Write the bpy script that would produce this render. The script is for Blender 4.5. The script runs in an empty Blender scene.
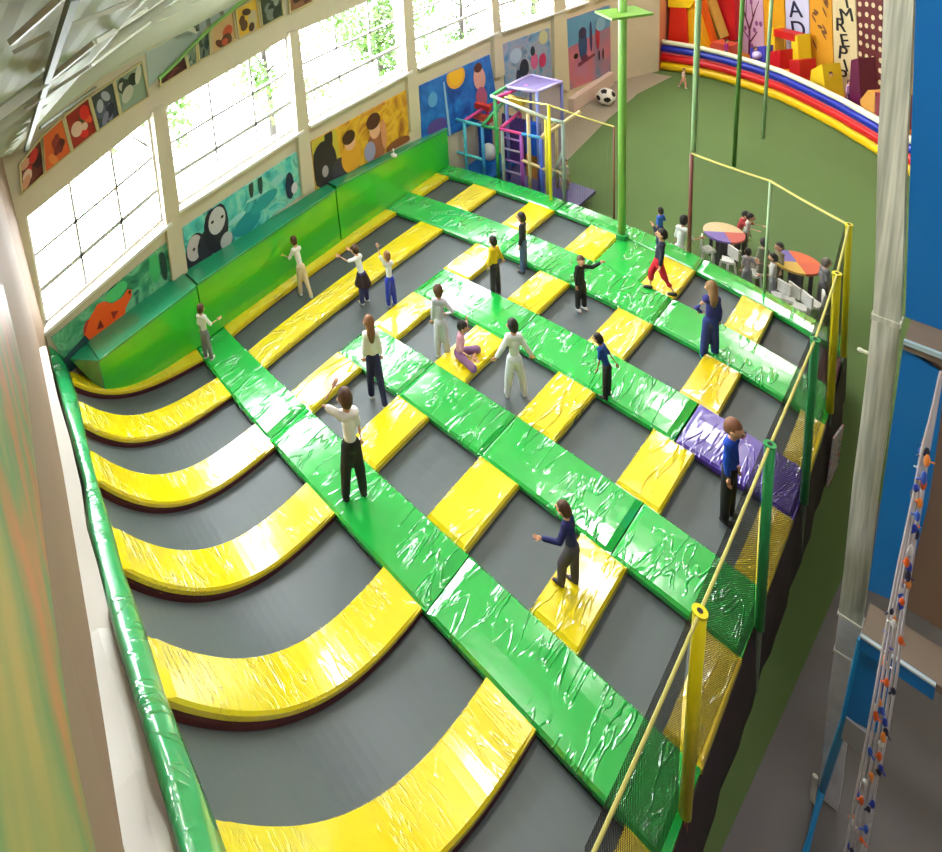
import bpy, bmesh, math, random
from mathutils import Vector, Matrix
from math import sin, cos, pi, radians as RD
random.seed(7)
sc = bpy.context.scene; COL = sc.collection
# ------------------------------------------------------------------ camera
RM = [[0.5968835679681803, 0.791187203227454, -0.13323969280471287], [-0.1068974331804203, 0.24300684574825362, 0.9641164928051601], [0.7951747890049157, -0.5612223110039408, 0.22962267432112124]]
F, CX, CY = 621.9726148379822, 247.3136018503528, -2.8676581250099002
CAM = Vector((0, 0, 9.2))
M3 = Matrix(RM).transposed()
cd = bpy.data.cameras.new('camera'); cam = bpy.data.objects.new('camera', cd); COL.objects.link(cam)
cam.matrix_world = Matrix.Translation(CAM) @ M3.to_4x4()
cd.sensor_width = 36; cd.sensor_fit = 'HORIZONTAL'; cd.lens = F / 942 * 36
cd.shift_x = (471 - CX) / 942; cd.shift_y = -(426 - CY) / 942; cd.clip_start = 0.02; cd.clip_end = 300
sc.camera = cam
def ray(px, py): return M3 @ Vector(((px - CX) / F, -(py - CY) / F, -1))
def AT(px, py, z=None, x=None, y=None):        # where the photograph's line of sight meets a plane of the building
    d = ray(px, py); ax, v = (2, z) if z is not None else ((0, x) if x is not None else (1, y))
    return CAM + d * ((v - CAM[ax]) / d[ax])
def ATP(px, py, p0, n):
    d = ray(px, py); n = Vector(n); return CAM + d * ((Vector(p0) - CAM).dot(n) / d.dot(n))
def PRJ(p):
    X = M3.transposed() @ (Vector(p) - CAM); return (CX + F * X.x / -X.z, CY - F * X.y / -X.z)
# ------------------------------------------------------------------ helpers
def new_obj(name, verts, faces, mats, parent=None, mi=None, smooth=False, origin=None):
    if not isinstance(mats, (list, tuple)): mats = [mats]
    vs = [Vector(v) for v in verts]
    if parent is None and origin is None and vs:
        lo = Vector([min(v[i] for v in vs) for i in range(3)]); hi = Vector([max(v[i] for v in vs) for i in range(3)])
        origin = Vector(((lo.x + hi.x) / 2, (lo.y + hi.y) / 2, lo.z))
    if parent is not None: origin = Vector((0, 0, 0)) if origin is None else Vector(origin)
    me = bpy.data.meshes.new(name); me.from_pydata([v - origin for v in vs], [], faces)
    for m in mats: me.materials.append(m)
    if mi: me.polygons.foreach_set('material_index', mi)
    if smooth: me.polygons.foreach_set('use_smooth', [True] * len(me.polygons))
    me.update()
    bm = bmesh.new(); bm.from_mesh(me); bmesh.ops.recalc_face_normals(bm, faces=bm.faces); bm.to_mesh(me); bm.free()
    o = bpy.data.objects.new(name, me); COL.objects.link(o); o.location = origin
    if parent is not None: o.parent = parent
    return o
def tag(o, label=None, cat=None, group=None, kind=None):
    if label: o['label'] = label
    if cat: o['category'] = cat
    if group: o['group'] = group
    if kind: o['kind'] = kind
    return o
def root(name, loc, label, cat, group=None, rz=0):
    o = bpy.data.objects.new(name, None); COL.objects.link(o); o.location = loc; o.rotation_euler.z = rz
    o.empty_display_size = .1
    return tag(o, label, cat, group)
def local(o, p): return Vector(p) - o.location
class MB:
    def __init__(s): s.v = []; s.f = []; s.m = []; s.mats = []
    def mat(s, m):
        if m not in s.mats: s.mats.append(m)
        return s.mats.index(m)
    def add(s, v, f, m):
        k = len(s.v); i = s.mat(m); s.v += [Vector(x) for x in v]
        for q in f: s.f.append([a + k for a in q]); s.m.append(i)
    def box(s, c, d, m, rz=0):
        c = Vector(c); R = Matrix.Rotation(rz, 3, 'Z'); v = [c + R @ Vector((x * d[0] / 2, y * d[1] / 2, z * d[2] / 2)) for x in (-1, 1) for y in (-1, 1) for z in (-1, 1)]
        s.add(v, [(0, 1, 3, 2), (4, 6, 7, 5), (0, 4, 5, 1), (2, 3, 7, 6), (0, 2, 6, 4), (1, 5, 7, 3)], m)
    def bar(s, a, b, w, h, m, up=(0, 0, 1)):
        a, b = Vector(a), Vector(b); d = (b - a).normalized(); up = Vector(up)
        if abs(d.dot(up)) > .97: up = Vector((1, 0, 0))
        r = d.cross(up).normalized(); u = r.cross(d)
        v = [p + r * x * w / 2 + u * y * h / 2 for p in (a, b) for x, y in ((-1, -1), (1, -1), (1, 1), (-1, 1))]
        s.add(v, [(0, 1, 2, 3), (7, 6, 5, 4), (0, 4, 5, 1), (1, 5, 6, 2), (2, 6, 7, 3), (3, 7, 4, 0)], m)
    def tube(s, pts, r, m, n=10, r2=None, caps=True):
        pts = [Vector(p) for p in pts]; rings = []; v = []; f = []
        for i, p in enumerate(pts):
            d = (pts[min(i + 1, len(pts) - 1)] - pts[max(i - 1, 0)]).normalized()
            up = Vector((0, 0, 1)) if abs(d.z) < .9 else Vector((1, 0, 0))
            a = d.cross(up).normalized(); b = a.cross(d)
            rr = r if r2 is None else r + (r2 - r) * i / (len(pts) - 1)
            if isinstance(r, (list, tuple)): rr = r[i]
            for k in range(n): v.append(p + (a * cos(2 * pi * k / n) + b * sin(2 * pi * k / n)) * rr)
        for i in range(len(pts) - 1):
            for k in range(n): f.append((i * n + k, i * n + (k + 1) % n, (i + 1) * n + (k + 1) % n, (i + 1) * n + k))
        if caps: f.append(list(range(n))); f.append([len(v) - n + k for k in range(n)])
        s.add(v, f, m)
    def ball(s, c, r, m, nu=12, nv=8):
        c = Vector(c); r = Vector(r) if isinstance(r, (tuple, list, Vector)) else Vector((r, r, r)); v = [c + Vector((0, 0, r.z))]; f = []
        for j in range(1, nv):
            for i in range(nu):
                t = pi * j / nv; p = 2 * pi * i / nu; v.append(c + Vector((r.x * sin(t) * cos(p), r.y * sin(t) * sin(p), r.z * cos(t))))
        v.append(c - Vector((0, 0, r.z))); L = len(v) - 1
        for i in range(nu):
            f.append((0, 1 + i, 1 + (i + 1) % nu)); f.append((L, 1 + (nv - 2) * nu + (i + 1) % nu, 1 + (nv - 2) * nu + i))
            for j in range(nv - 2): f.append((1 + j * nu + i, 1 + (j + 1) * nu + i, 1 + (j + 1) * nu + (i + 1) % nu, 1 + j * nu + (i + 1) % nu))
        s.add(v, f, m)
    def build(s, name, parent=None, smooth=False):
        if parent is not None: return new_obj(name, [v - parent.location for v in s.v] if parent.rotation_euler.z == 0 else s.v, s.f, s.mats, parent, s.m, smooth)
        return new_obj(name, s.v, s.f, s.mats, None, s.m, smooth)
# ------------------------------------------------------------------ materials
def lin(c): return tuple([(x / 255 / 12.92 if x / 255 <= .04045 else ((x / 255 + .055) / 1.055) ** 2.4) for x in c]) + (1,)
def nodes(name):
    m = bpy.data.materials.new(name); m.use_nodes = True; nt = m.node_tree; b = nt.nodes['Principled BSDF']; return m, nt, b
def N(nt, t, **k):
    n = nt.nodes.new(t)
    for a, v in k.items():
        if a in n.inputs: n.inputs[a].default_value = v
        else: setattr(n, a, v)
    return n
def plain(name, c, rough=.5, metal=0, var=.12, scale=3., spec=.5, bump=0, bscale=40):
    m, nt, b = nodes(name); c = lin(c); L = nt.links.new
    g = N(nt, 'ShaderNodeNewGeometry'); n = N(nt, 'ShaderNodeTexNoise', Scale=scale, Detail=4.); L(g.outputs['Position'], n.inputs['Vector'])
    mx = N(nt, 'ShaderNodeMix', data_type='RGBA'); mx.inputs[6].default_value = tuple(x * (1 - var) for x in c[:3]) + (1,); mx.inputs[7].default_value = tuple(min(1, x * (1 + var)) for x in c[:3]) + (1,)
    L(n.outputs['Fac'], mx.inputs[0]); L(mx.outputs[2], b.inputs['Base Color']); b.inputs['Roughness'].default_value = rough; b.inputs['Metallic'].default_value = metal
    b.inputs['Specular IOR Level'].default_value = spec
    if bump:
        n2 = N(nt, 'ShaderNodeTexNoise', Scale=float(bscale), Detail=3.); L(g.outputs['Position'], n2.inputs['Vector']); bp = N(nt, 'ShaderNodeBump', Strength=bump, Distance=.01); L(n2.outputs['Fac'], bp.inputs['Height']); L(bp.outputs[0], b.inputs['Normal'])
    return m
def vinyl(name, c, ax, rough=.2, amt=1., sc_=1.):
    # wrinkled shiny tarpaulin; ax = direction the creases run across
    m, nt, b = nodes(name); L = nt.links.new; c = lin(c)
    g = N(nt, 'ShaderNodeNewGeometry'); mp = N(nt, 'ShaderNodeMapping'); L(g.outputs['Position'], mp.inputs[0])
    mp.inputs['Scale'].default_value = {'x': (3.6 * sc_, 0.7 * sc_, 1.5), 'y': (0.7 * sc_, 3.2 * sc_, 3.2 * sc_)}[ax]
    mp.inputs['Rotation'].default_value = (0, 0, {'x': .12, 'y': -.1}[ax])
    n1 = N(nt, 'ShaderNodeTexNoise', Scale=1.5, Detail=2., Distortion=.9); L(mp.outputs[0], n1.inputs['Vector'])
    s = N(nt, 'ShaderNodeMath', operation='SUBTRACT'); s.inputs[1].default_value = .5; L(n1.outputs['Fac'], s.inputs[0])
    a = N(nt, 'ShaderNodeMath', operation='ABSOLUTE'); L(s.outputs[0], a.inputs[0])
    mr = N(nt, 'ShaderNodeMapRange'); mr.inputs[1].default_value = 0; mr.inputs[2].default_value = .045; mr.inputs[3].default_value = 1; mr.inputs[4].default_value = 0; L(a.outputs[0], mr.inputs[0])
    n2 = N(nt, 'ShaderNodeTexNoise', Scale=2.2, Detail=3.); L(g.outputs['Position'], n2.inputs['Vector'])
    n3 = N(nt, 'ShaderNodeTexNoise', Scale=1.3, Detail=2.); L(g.outputs['Position'], n3.inputs['Vector'])
    th = N(nt, 'ShaderNodeMapRange'); th.inputs[1].default_value = .42; th.inputs[2].default_value = .62; L(n3.outputs['Fac'], th.inputs[0])
    mu = N(nt, 'ShaderNodeMath', operation='MULTIPLY'); L(mr.outputs[0], mu.inputs[0]); L(th.outputs[0], mu.inputs[1])
    b1 = N(nt, 'ShaderNodeBump', Strength=.75 * amt, Distance=.02); L(mu.outputs[0], b1.inputs['Height'])
    b2 = N(nt, 'ShaderNodeBump', Strength=.22 * amt, Distance=.05); L(n2.outputs['Fac'], b2.inputs['Height']); L(b1.outputs[0], b2.inputs['Normal'])
    L(b2.outputs[0], b.inputs['Normal']); b.inputs['Base Color'].default_value = c; b.inputs['Roughness'].default_value = rough
    b.inputs['Specular IOR Level'].default_value = .75; b.inputs['Coat Weight'].default_value = 1.; b.inputs['Coat IOR'].default_value = 1.75; b.inputs['Coat Roughness'].default_value = .12; L(b1.outputs[0], b.inputs['Coat Normal'])
    return m
GREEN = vinyl('green_vinyl', (22, 176, 66), 'x'); YEL = vinyl('yellow_vinyl', (238, 214, 8), 'x', sc_=.75); YELR = vinyl('yellow_vinyl_ramp', (238, 214, 8), 'y', amt=.7, sc_=2.)
YELD = vinyl('golden_vinyl', (228, 198, 6), 'x', .28, .5); PURP = vinyl('purple_vinyl', (60, 22, 150), 'x', .3, .7); RIMG = vinyl('rim_vinyl', (30, 165, 95), 'x', .3, .8)
WALLG = vinyl('wall_pad_vinyl', (36, 190, 14), 'y', .42, .25); TEAL = vinyl('ledge_vinyl', (10, 135, 95), 'y', .4, .3)
BED = plain('bed_mesh', (78, 86, 89), .42, var=.06, scale=1.2, spec=.5, bump=.15, bscale=160)
MAROON = plain('maroon_frame', (70, 18, 26), .6); DARK = plain('dark_fabric', (46, 36, 42), .8, var=.4, scale=6); BLACK = plain('black', (14, 14, 16), .6)
SKIRT = plain('skirt_fabric', (50, 36, 46), .75, var=.5, scale=5, bump=.6, bscale=6); TURF = plain('turf', (92, 114, 70), .9, var=.12, scale=.5, spec=.1, bump=.4, bscale=90)
CONC = plain('concrete', (112, 108, 110), .75, var=.1, scale=1.1, spec=.3, bump=.1); WALLC = plain('cream_wall', (206, 196, 172), .85, var=.05); WHITE = plain('white_paint', (236, 234, 228), .5, var=.02)
PINKW = plain('pinkish_white', (214, 190, 180), .7, var=.05); TAN = plain('tan_wall', (122, 96, 70), .8, var=.08, scale=1.5); ROOFM = plain('roof_sheet', (206, 214, 196), .6, var=.06, scale=1.)
STEEL = plain('painted_steel', (214, 220, 200), .45, var=.05); STEELD = plain('dark_steel', (120, 132, 118), .5, var=.1); GREYB = plain('grey_blue_wall', (176, 192, 188), .7, var=.04)
PGREEN = plain('pipe_green', (124, 176, 84), .4); POSTG = plain('post_green', (40, 150, 80), .35); POSTY = plain('post_yellow', (232, 216, 20), .35); POSTP = plain('post_pale', (160, 190, 146), .4)
ROPE = plain('rope_yellow', (196, 188, 104), .7); BROWNP = plain('brown_post', (118, 66, 54), .5); BLUEP = plain('blue_panel', (10, 112, 190), .45, var=.05); BLUEK = plain('blue_curb', (20, 140, 205), .4)
TANF = plain('tan_floor', (128, 112, 98), .7, var=.1); SKIN = plain('skin', (214, 160, 128), .55, var=.04); SKIND = plain('skin_tanned', (176, 118, 88), .55, var=.04)
ALU = None
def mk_alu():
    m, nt, b = nodes('galvanised_steel'); L = nt.links.new; g = N(nt, 'ShaderNodeNewGeometry'); mp = N(nt, 'ShaderNodeMapping'); mp.inputs['Scale'].default_value = (14, 14, .5); L(g.outputs['Position'], mp.inputs[0])
    n = N(nt, 'ShaderNodeTexNoise', Scale=2., Detail=5.); L(mp.outputs[0], n.inputs['Vector']); r = N(nt, 'ShaderNodeValToRGB'); L(n.outputs['Fac'], r.inputs[0])
    r.color_ramp.elements[0].position = .35; r.color_ramp.elements[0].color = lin((176, 182, 166)); r.color_ramp.elements[1].position = .65; r.color_ramp.elements[1].color = lin((240, 242, 228)); L(r.outputs[0], b.inputs['Base Color'])
    bp = N(nt, 'ShaderNodeBump', Strength=.25, Distance=.004); L(n.outputs['Fac'], bp.inputs['Height']); L(bp.outputs[0], b.inputs['Normal']); b.inputs['Metallic'].default_value = 0.; b.inputs['Roughness'].default_value = .38
    return m
ALU = mk_alu()
def mk_glass():
    m, nt, b = nodes('window_glass'); L = nt.links.new; t = N(nt, 'ShaderNodeBsdfTransparent'); gl = N(nt, 'ShaderNodeBsdfGlossy', Roughness=.03); mx = N(nt, 'ShaderNodeMixShader'); mx.inputs[0].default_value = .06
    L(t.outputs[0], mx.inputs[1]); L(gl.outputs[0], mx.inputs[2]); L(mx.outputs[0], nt.nodes['Material Output'].inputs[0]); return m
GLASS = mk_glass()
def mk_net(c, cover, cell=.035):
    m, nt, b = nodes('safety_net'); L = nt.links.new; g = N(nt, 'ShaderNodeNewGeometry'); sx = N(nt, 'ShaderNodeSeparateXYZ'); L(g.outputs['Position'], sx.inputs[0])
    ad = N(nt, 'ShaderNodeMath', operation='SUBTRACT'); L(sx.outputs[0], ad.inputs[0]); L(sx.outputs[1], ad.inputs[1]); outs = []
    for src in (ad.outputs[0], sx.outputs[2]):
        d = N(nt, 'ShaderNodeMath', operation='DIVIDE'); d.inputs[1].default_value = cell; L(src, d.inputs[0]); f = N(nt, 'ShaderNodeMath', operation='FRACT'); L(d.outputs[0], f.inputs[0])
        l = N(nt, 'ShaderNodeMath', operation='LESS_THAN'); l.inputs[1].default_value = cover; L(f.outputs[0], l.inputs[0]); outs.append(l)
    mxm = N(nt, 'ShaderNodeMath', operation='MAXIMUM'); L(outs[0].outputs[0], mxm.inputs[0]); L(outs[1].outputs[0], mxm.inputs[1])
    b.inputs['Base Color'].default_value = lin(c); b.inputs['Roughness'].default_value = .8; t = N(nt, 'ShaderNodeBsdfTransparent'); mx = N(nt, 'ShaderNodeMixShader')
    L(mxm.outputs[0], mx.inputs[0]); L(t.outputs[0], mx.inputs[1]); L(b.outputs[0], mx.inputs[2]); L(mx.outputs[0], nt.nodes['Material Output'].inputs[0]); return m
NET = mk_net((22, 18, 18), .46, .03); NETP = mk_net((120, 110, 190), .25, .05); NETF = mk_net((60, 60, 54), .08, .027)
_pc = {}
def C(*c, rough=.55):
    k = (c, rough)
    if k not in _pc: _pc[k] = plain('paint_%d_%d_%d' % c, c, rough, var=.06)
    return _pc[k]
# ------------------------------------------------------------------ the court's own plan (slightly bowed grid)
W = [[-5.01669, 8.02436], [0.08918, 4.0963], [0.04076, 0.02355], [-0.04303, -0.03504], [4.08858, 0.09643], [-0.00223, -0.11882], [-0.07155, -0.23999], [-0.04679, -0.19822], [-0.2072, -0.28888], [-0.11859, -0.03458]]
def G(u, v, z=0.):
    a, b = (u + 5) / 4, (v - 8) / 4; ft = [a ** i * b ** j for i in range(4) for j in range(4 - i)]
    return Vector((sum(f * w[0] for f, w in zip(ft, W)), sum(f * w[1] for f, w in zip(ft, W)), z))
YC = {0: (-9.85, -9.466), 1: (-8.801, -8.241), 2: (-7.427, -6.862), 3: (-6.054, -5.457), 4: (-4.556, -3.961), 5: (-3.109, -2.556), 6: (-1.713, -1.37)}
GR = {1: (4.153, 5.056), 2: (6.321, 7.277), 3: (8.502, 9.45), 4: (10.587, 11.504), 5: (12.625, 13.1)}
UE = -1.37
ORD = ['', 'first', 'second', 'third', 'fourth', 'fifth', 'sixth', 'seventh']
def interp(t, xs, ys):
    if t <= xs[0]: return ys[0]
    for a, b, c, d in zip(xs, xs[1:], ys, ys[1:]):
        if t <= b: return c + (d - c) * (t - a) / (b - a)
    return ys[-1]
def slab(fn, nu, nv, th, edge=.03, puff=.0):
    """cushion: fn(a,b,h) -> point for a,b in 0..1 and height h"""
    A = [0, .04] + [i / nu for i in range(1, nu)] + [.96, 1]; Bv = [0, .04] + [j / nv for j in range(1, nv)] + [.96, 1]
    v = []; f = []; na, nb = len(A), len(Bv)
    for i, a in enumerate(A):
        for j, b in enumerate(Bv):
            e = (i in (0, na - 1)) or (j in (0, nb - 1)); h = -edge if e else puff * (1 - (2 * a - 1) ** 4) * (1 - (2 * b - 1) ** 4); v.append(fn(a, b, h))
    n = len(v); per = [(i, 0) for i in range(na)] + [(na - 1, j) for j in range(1, nb)] + [(i, nb - 1) for i in range(na - 2, -1, -1)] + [(0, j) for j in range(nb - 2, 0, -1)]
    for i in range(na - 1):
        for j in range(nb - 1): f.append((i * nb + j, (i + 1) * nb + j, (i + 1) * nb + j + 1, i * nb + j + 1))
    for i, j in per: v.append(fn(A[i], Bv[j], -th))
    P = len(per)
    for k in range(P):
        a, b = per[k], per[(k + 1) % P]; f.append((a[0] * nb + a[1], b[0] * nb + b[1], n + (k + 1) % P, n + k))
    # gridded underside
    idx = {}
    for k, (i, j) in enumerate(per): idx[(i, j)] = n + k
    for i in range(1, na - 1):
        for j in range(1, nb - 1): idx[(i, j)] = len(v); v.append(fn(A[i], Bv[j], -th))
    for i in range(na - 1):
        for j in range(nb - 1): f.append((idx[(i, j)], idx[(i, j + 1)], idx[(i + 1, j + 1)], idx[(i + 1, j)]))
    return v, f
def pad(name, u0, u1, v0, v1, mat, label, group, th=.11, z=0., puff=.012):
    nu = max(2, int(abs(u1 - u0) / .25)); nv = max(2, int(abs(v1 - v0) / .25))
    v, f = slab(lambda a, b, h: G(u0 + (u1 - u0) * a, v0 + (v1 - v0) * b, z + h), nu, nv, th, puff=puff)
    return tag(new_obj(name, v, f, mat, smooth=False), label, 'mat', group)
# ramp at the near end
US = [-9.9, -8.8, -8.24, -7.43, -6.86, -6.05, -5.46, -4.56, -3.96, -3.11, -2.5, -1.37]
YR = [2.07, 1.87, 1.73, 1.57, 1.45, 1.32, 1.2, 1.07, .97, .9, .82, .7]
ZR = [.79, 1.13, 1.26, 1.58, 1.68, 1.85, 1.97, 2.28, 2.4, 2.46, 2.5, 2.55]
def ramp(u, s, off=0.):
    """s: 0 at the flat edge, 1 at the rim; off along the surface normal"""
    base = G(u, 4.153); yr, zr = interp(u, US, YR), interp(u, US, ZR); n = min(3.6, max(2.5, 2.6 + .27 * (-4.3 - u)))
    x0 = base.x; x1 = u
    def P(t):
        q = t ** .75; return Vector((x0 + (x1 - x0) * q, base.y + (yr - base.y) * q, zr * q ** n))
    p = P(s); d = (P(min(1, s + .02)) - P(max(0, s - .02)));  nrm = Vector((0, -d.z, d.y)); nrm = nrm if nrm.z > 0 else -nrm; nrm.normalize()
    if s < .03: nrm = Vector((0, 0, 1))
    return p + nrm * off
def ramp_piece(name, u0, u1, mat, off0, off1, parent=None, edge=.025, s1=1.0):
    v, f = slab(lambda a, b, h: ramp(u0 + (u1 - u0) * a, b * s1, off1 + h), max(2, int((u1 - u0) / .12)), 26, off1 - off0, edge=edge)
    return new_obj(name, v, f, mat, parent, smooth=False) if parent is None else new_obj(name, [p - parent.location for p in v], f, mat, parent)
ROWN = {0: 'curving up the near ramp', 1: 'between first and second green walkways', 2: 'between second and third green walkways', 3: 'between third and fourth green walkways', 4: 'between fourth and fifth green walkways'}
def gap(r): return (GR[r][1], GR[r + 1][0])
def yl(i, r): return ('yellow mat strip against the green padded wall, ' if i == 0 else ('yellow mat along the net side, ' if i == 6 else 'yellow mat, %s line from the padded wall, ' % ORD[i])) + ROWN[r]
for i in range(0, 6):
    u0, u1 = YC[i]
    o = ramp_piece('yellow_ramp_mat', u0, u1, YELR, -.07, 0.0); tag(o, yl(i, 0), 'mat', 'yellow mats curving up the ramp')
    fr = ramp_piece('edge_frame', u0 + .02, u1 - .0, MAROON, -.15, -.075, parent=o); fr['label'] = 'dark maroon frame edge'
for i in range(0, 6):
    u0 = YC[i][1] - .06; u1 = YC[i + 1][0] + .06
    o = ramp_piece('ramp_trampoline_bed', u0, u1, BED, -.2, -.15, edge=.0)
    tag(o, 'grey trampoline bed curving up the ramp, %s from the green padded wall' % ORD[i + 1], 'trampoline', 'curved trampoline beds on the near ramp')
# flat yellow mats
def flat_y(i, r0, r1=None, mat=YEL, extra=None):
    a = GR[r0][1]; b = GR[(r1 or r0) + 1][0]; u0, u1 = YC[i]
    lab = yl(i, r0) if (r1 is None or r1 == r0) else ('long yellow strip against the green padded wall between first and fourth green walkways' if i == 0 else 'long yellow mat one bed away from padded wall, between first and fourth green walkways')
    return pad('yellow_mat', u0, u1, a, b, mat, lab, 'yellow mats between the trampolines')
flat_y(0, 1, 3); flat_y(0, 4); flat_y(1, 1, 3); flat_y(1, 4)
for r in (1, 2, 3, 4):
    for i in (2, 3, 4, 5): flat_y(i, r, mat=(YELD if i >= 4 and r >= 3 else YEL))
for r in (1, 2, 3): flat_y(6, r, mat=YELD)
pad('yellow_mat', YC[6][0], YC[6][1], 3.05, GR[1][0], YELD, 'yellow mat along net side, nearest the camera, before first green walkway', 'yellow mats between the trampolines')
# beds
def bed(i, r0, r1=None, lab=None):
    a = GR[r0][1] - .06; b = GR[(r1 or r0) + 1][0] + .06; u0 = YC[i][1] - .06; u1 = YC[i + 1][0] + .06
    nu, nv = 4, max(4, int((b - a) / .3)); v, f = slab(lambda p, q, h: G(u0 + (u1 - u0) * p, a + (b - a) * q, -.15 + h - .02 * sin(pi * p) * sin(pi * q)), nu, nv, .02, edge=0)
    o = new_obj('trampoline_bed', v, f, BED)
    w = 'between first and fourth' if r1 else ROWN[r0].replace(' green walkways', '')
    tag(o, 'dark grey trampoline bed, %s row from padded wall, %s green walkways' % (ORD[i + 1], w), 'trampoline', 'flat trampoline beds of the court')
for i in (0, 1): bed(i, 1, 3); bed(i, 4)
for i in (2, 3, 4, 5):
    for r in (1, 2, 3): bed(i, r)
    if i != 3: bed(i, 4)
# green walkways in segments
def green(r, cuts, names, mat=GREEN):
    for (a, b), nm in zip(zip(cuts, cuts[1:]), names):
        pad('green_mat', a + .008, b - .008, GR[r][0], GR[r][1], mat if nm[0] != '*' else PURP, nm.strip('*'), 'green walkway mats')
green(1, [-9.85, -7.0, -3.9, UE], ['green mat of nearest walkway, end piece touching the padded wall', 'green mat of nearest walkway, middle piece', 'green mat of nearest walkway, end piece at the yellow net post'])
green(2, [-7.427, -6.054, -4.556, -2.75, UE], ['green mat of second walkway, short piece where the walkway begins', 'green mat of second walkway, second piece from its window end', 'green mat of second walkway, long middle piece', 'green mat of second walkway, end piece at the net'])
green(3, [-7.427, -5.457, -2.83], ['green mat of third walkway, short piece where the walkway begins', 'green mat of third walkway ending at the purple mat'])
o = pad('purple_mat', -2.81, UE, GR[3][0], GR[3][1], PURP, 'purple mat continuing third green walkway to the net', None)
green(4, [-9.85, -6.86, -5.457, -3.97, UE], ['green mat of fourth walkway, piece touching the padded wall', 'green mat of fourth walkway, second piece from padded wall', 'green mat of fourth walkway, piece below the wide green square', 'green mat of fourth walkway, end piece at the net'])
green(5, [-9.85, -6.862, -5.457, -3.961, UE], ['green mat of far edge strip beside the climbing frame', 'green mat of far edge strip, second piece, just before tall green pillar', 'green mat of far edge strip behind the wide green square', 'green mat of far edge strip beside the picnic tables'])
pad('green_mat', YC[3][1] + .01, YC[4][0] - .01, GR[4][1] + .01, GR[5][0] - .01, GREEN, 'wide green square mat at foot of the tall green pillar', 'green walkway mats')
# frame under the mats
fb = MB()
def under(u0, u1, v0, v1):
    n = 8; V = []; Fc = []
    for k in range(n + 1):
        t = k / n
        if (u1 - u0) > (v1 - v0): ps = [G(u0 + (u1 - u0) * t, v0 + .03, 0), G(u0 + (u1 - u0) * t, v1 - .03, 0)]
        else: ps = [G(u0 + .03, v0 + (v1 - v0) * t, 0), G(u1 - .03, v0 + (v1 - v0) * t, 0)]
        for p in ps: V += [p + Vector((0, 0, -.115)), p + Vector((0, 0, -.3))]
    for k in range(n):
        a = 4 * k; b = a + 4; Fc += [(a, b, b + 2, a + 2), (a + 1, a + 3, b + 3, b + 1), (a, a + 1, b + 1, b), (a + 2, b + 2, b + 3, a + 3)]
    Fc += [(0, 2, 3, 1), (4 * n, 4 * n + 1, 4 * n + 3, 4 * n + 2)]
    fb.add(V, Fc, MAROON)
for r in GR:
    under(YC[2][0] if r in (2, 3) else -9.85, UE, *GR[r])
for i in YC:
    if i == 6: under(YC[6][0], YC[6][1], 3.05, 12.7)
    else: under(YC[i][0], YC[i][1], 4.16, 12.7)
fr = fb.build('steel_underframe'); tag(fr, 'dark maroon steel frame carrying the trampoline mats and beds', 'frame')
# skirt on the net side
sk = MB(); vs = []
for k in range(41):
    v = 3.05 + (13.1 - 3.05) * k / 40; p = G(UE, v); w = .025 + .012 * sin(k * 2.3) + .012 * sin(k * 1.1)
    for z, o in ((-.1, .0), (-.35, .02 + w * .5), (-.7, .03 + w * .8), (-1., .04 + w * .8)): vs.append(p + Vector((o, 0, z)))
n0 = len(vs)
for k in range(41): v = 3.05 + (13.1 - 3.05) * k / 40; p = G(UE - .05, v); vs += [p + Vector((0, 0, -.1)), p + Vector((0, 0, -1))]
fc = [(4 * k + j, 4 * k + 4 + j, 4 * k + 5 + j, 4 * k + 1 + j) for k in range(40) for j in range(3)] + [(n0 + 2 * k, n0 + 2 * k + 1, n0 + 2 * k + 3, n0 + 2 * k + 2) for k in range(40)]
sk.add(vs, fc, SKIRT)
tag(sk.build('court_skirt', smooth=True), 'dark purple fabric skirt hanging below the net side of the court', 'skirt')
sk = MB(); vs = []
for k in range(31):
    u = -9.85 + (UE + 9.85) * k / 30; p = G(u, 13.08); w = .03 * sin(k * 2.1)
    vs += [p + Vector((0, 0, -.1)), p + Vector((0, w + .05, -1)), p + Vector((0, -.08, -.1)), p + Vector((0, -.05, -1))]
sk.add(vs, [q for k in range(30) for q in ((4 * k, 4 * k + 4, 4 * k + 5, 4 * k + 1), (4 * k + 2, 4 * k + 3, 4 * k + 7, 4 * k + 6))], SKIRT)
tag(sk.build('court_skirt'), 'dark fabric skirt below the far edge of the court', 'skirt')
# rim mat + ledge
rows_px = [(-9.99, 346, (43, 46, 49, 56)), (-9.9, 368, (47, 51, 54, 66)), (-9.4, 382, (48, 54, 58, 73)), (-8.8, 398, (50, 58, 63, 79)), (-7.43, 437, (62, 69.5, 75, 88)), (-6.86, 478, (72, 79, 85, 99)), (-6.05, 522, (78, 85, 90, 111)), (-5.46, 567, (86, 98, 102, 125)), (-4.556, 628, (97.6, 113, 118.7, 146)), (-3.96, 692, (117, 133, 139, 168)), (-3.3, 770, (136, 158, 164, 198)), (-3.11, 816, (148, 168, 176, 216)), (-2.5, 930, (178, 200, 208, 262)), (-1.6, 1130, (230, 255, 265, 340))]
rv = []; lv = []
for u, py, (wo, wi, go, gi) in rows_px:
    a = AT(go, py, x=u); b = Vector((u, interp(u, US, YR), interp(u, US, ZR))) + Vector((0, .0, .0))
    rv.append((a, b))
    p, q = AT(wo, py, x=u), AT(wi, py, x=u)
    z = a.z - .04; lv.append((z, u, py, wo, wi, p, q))
v = []; f = []
NS = 5
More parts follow.
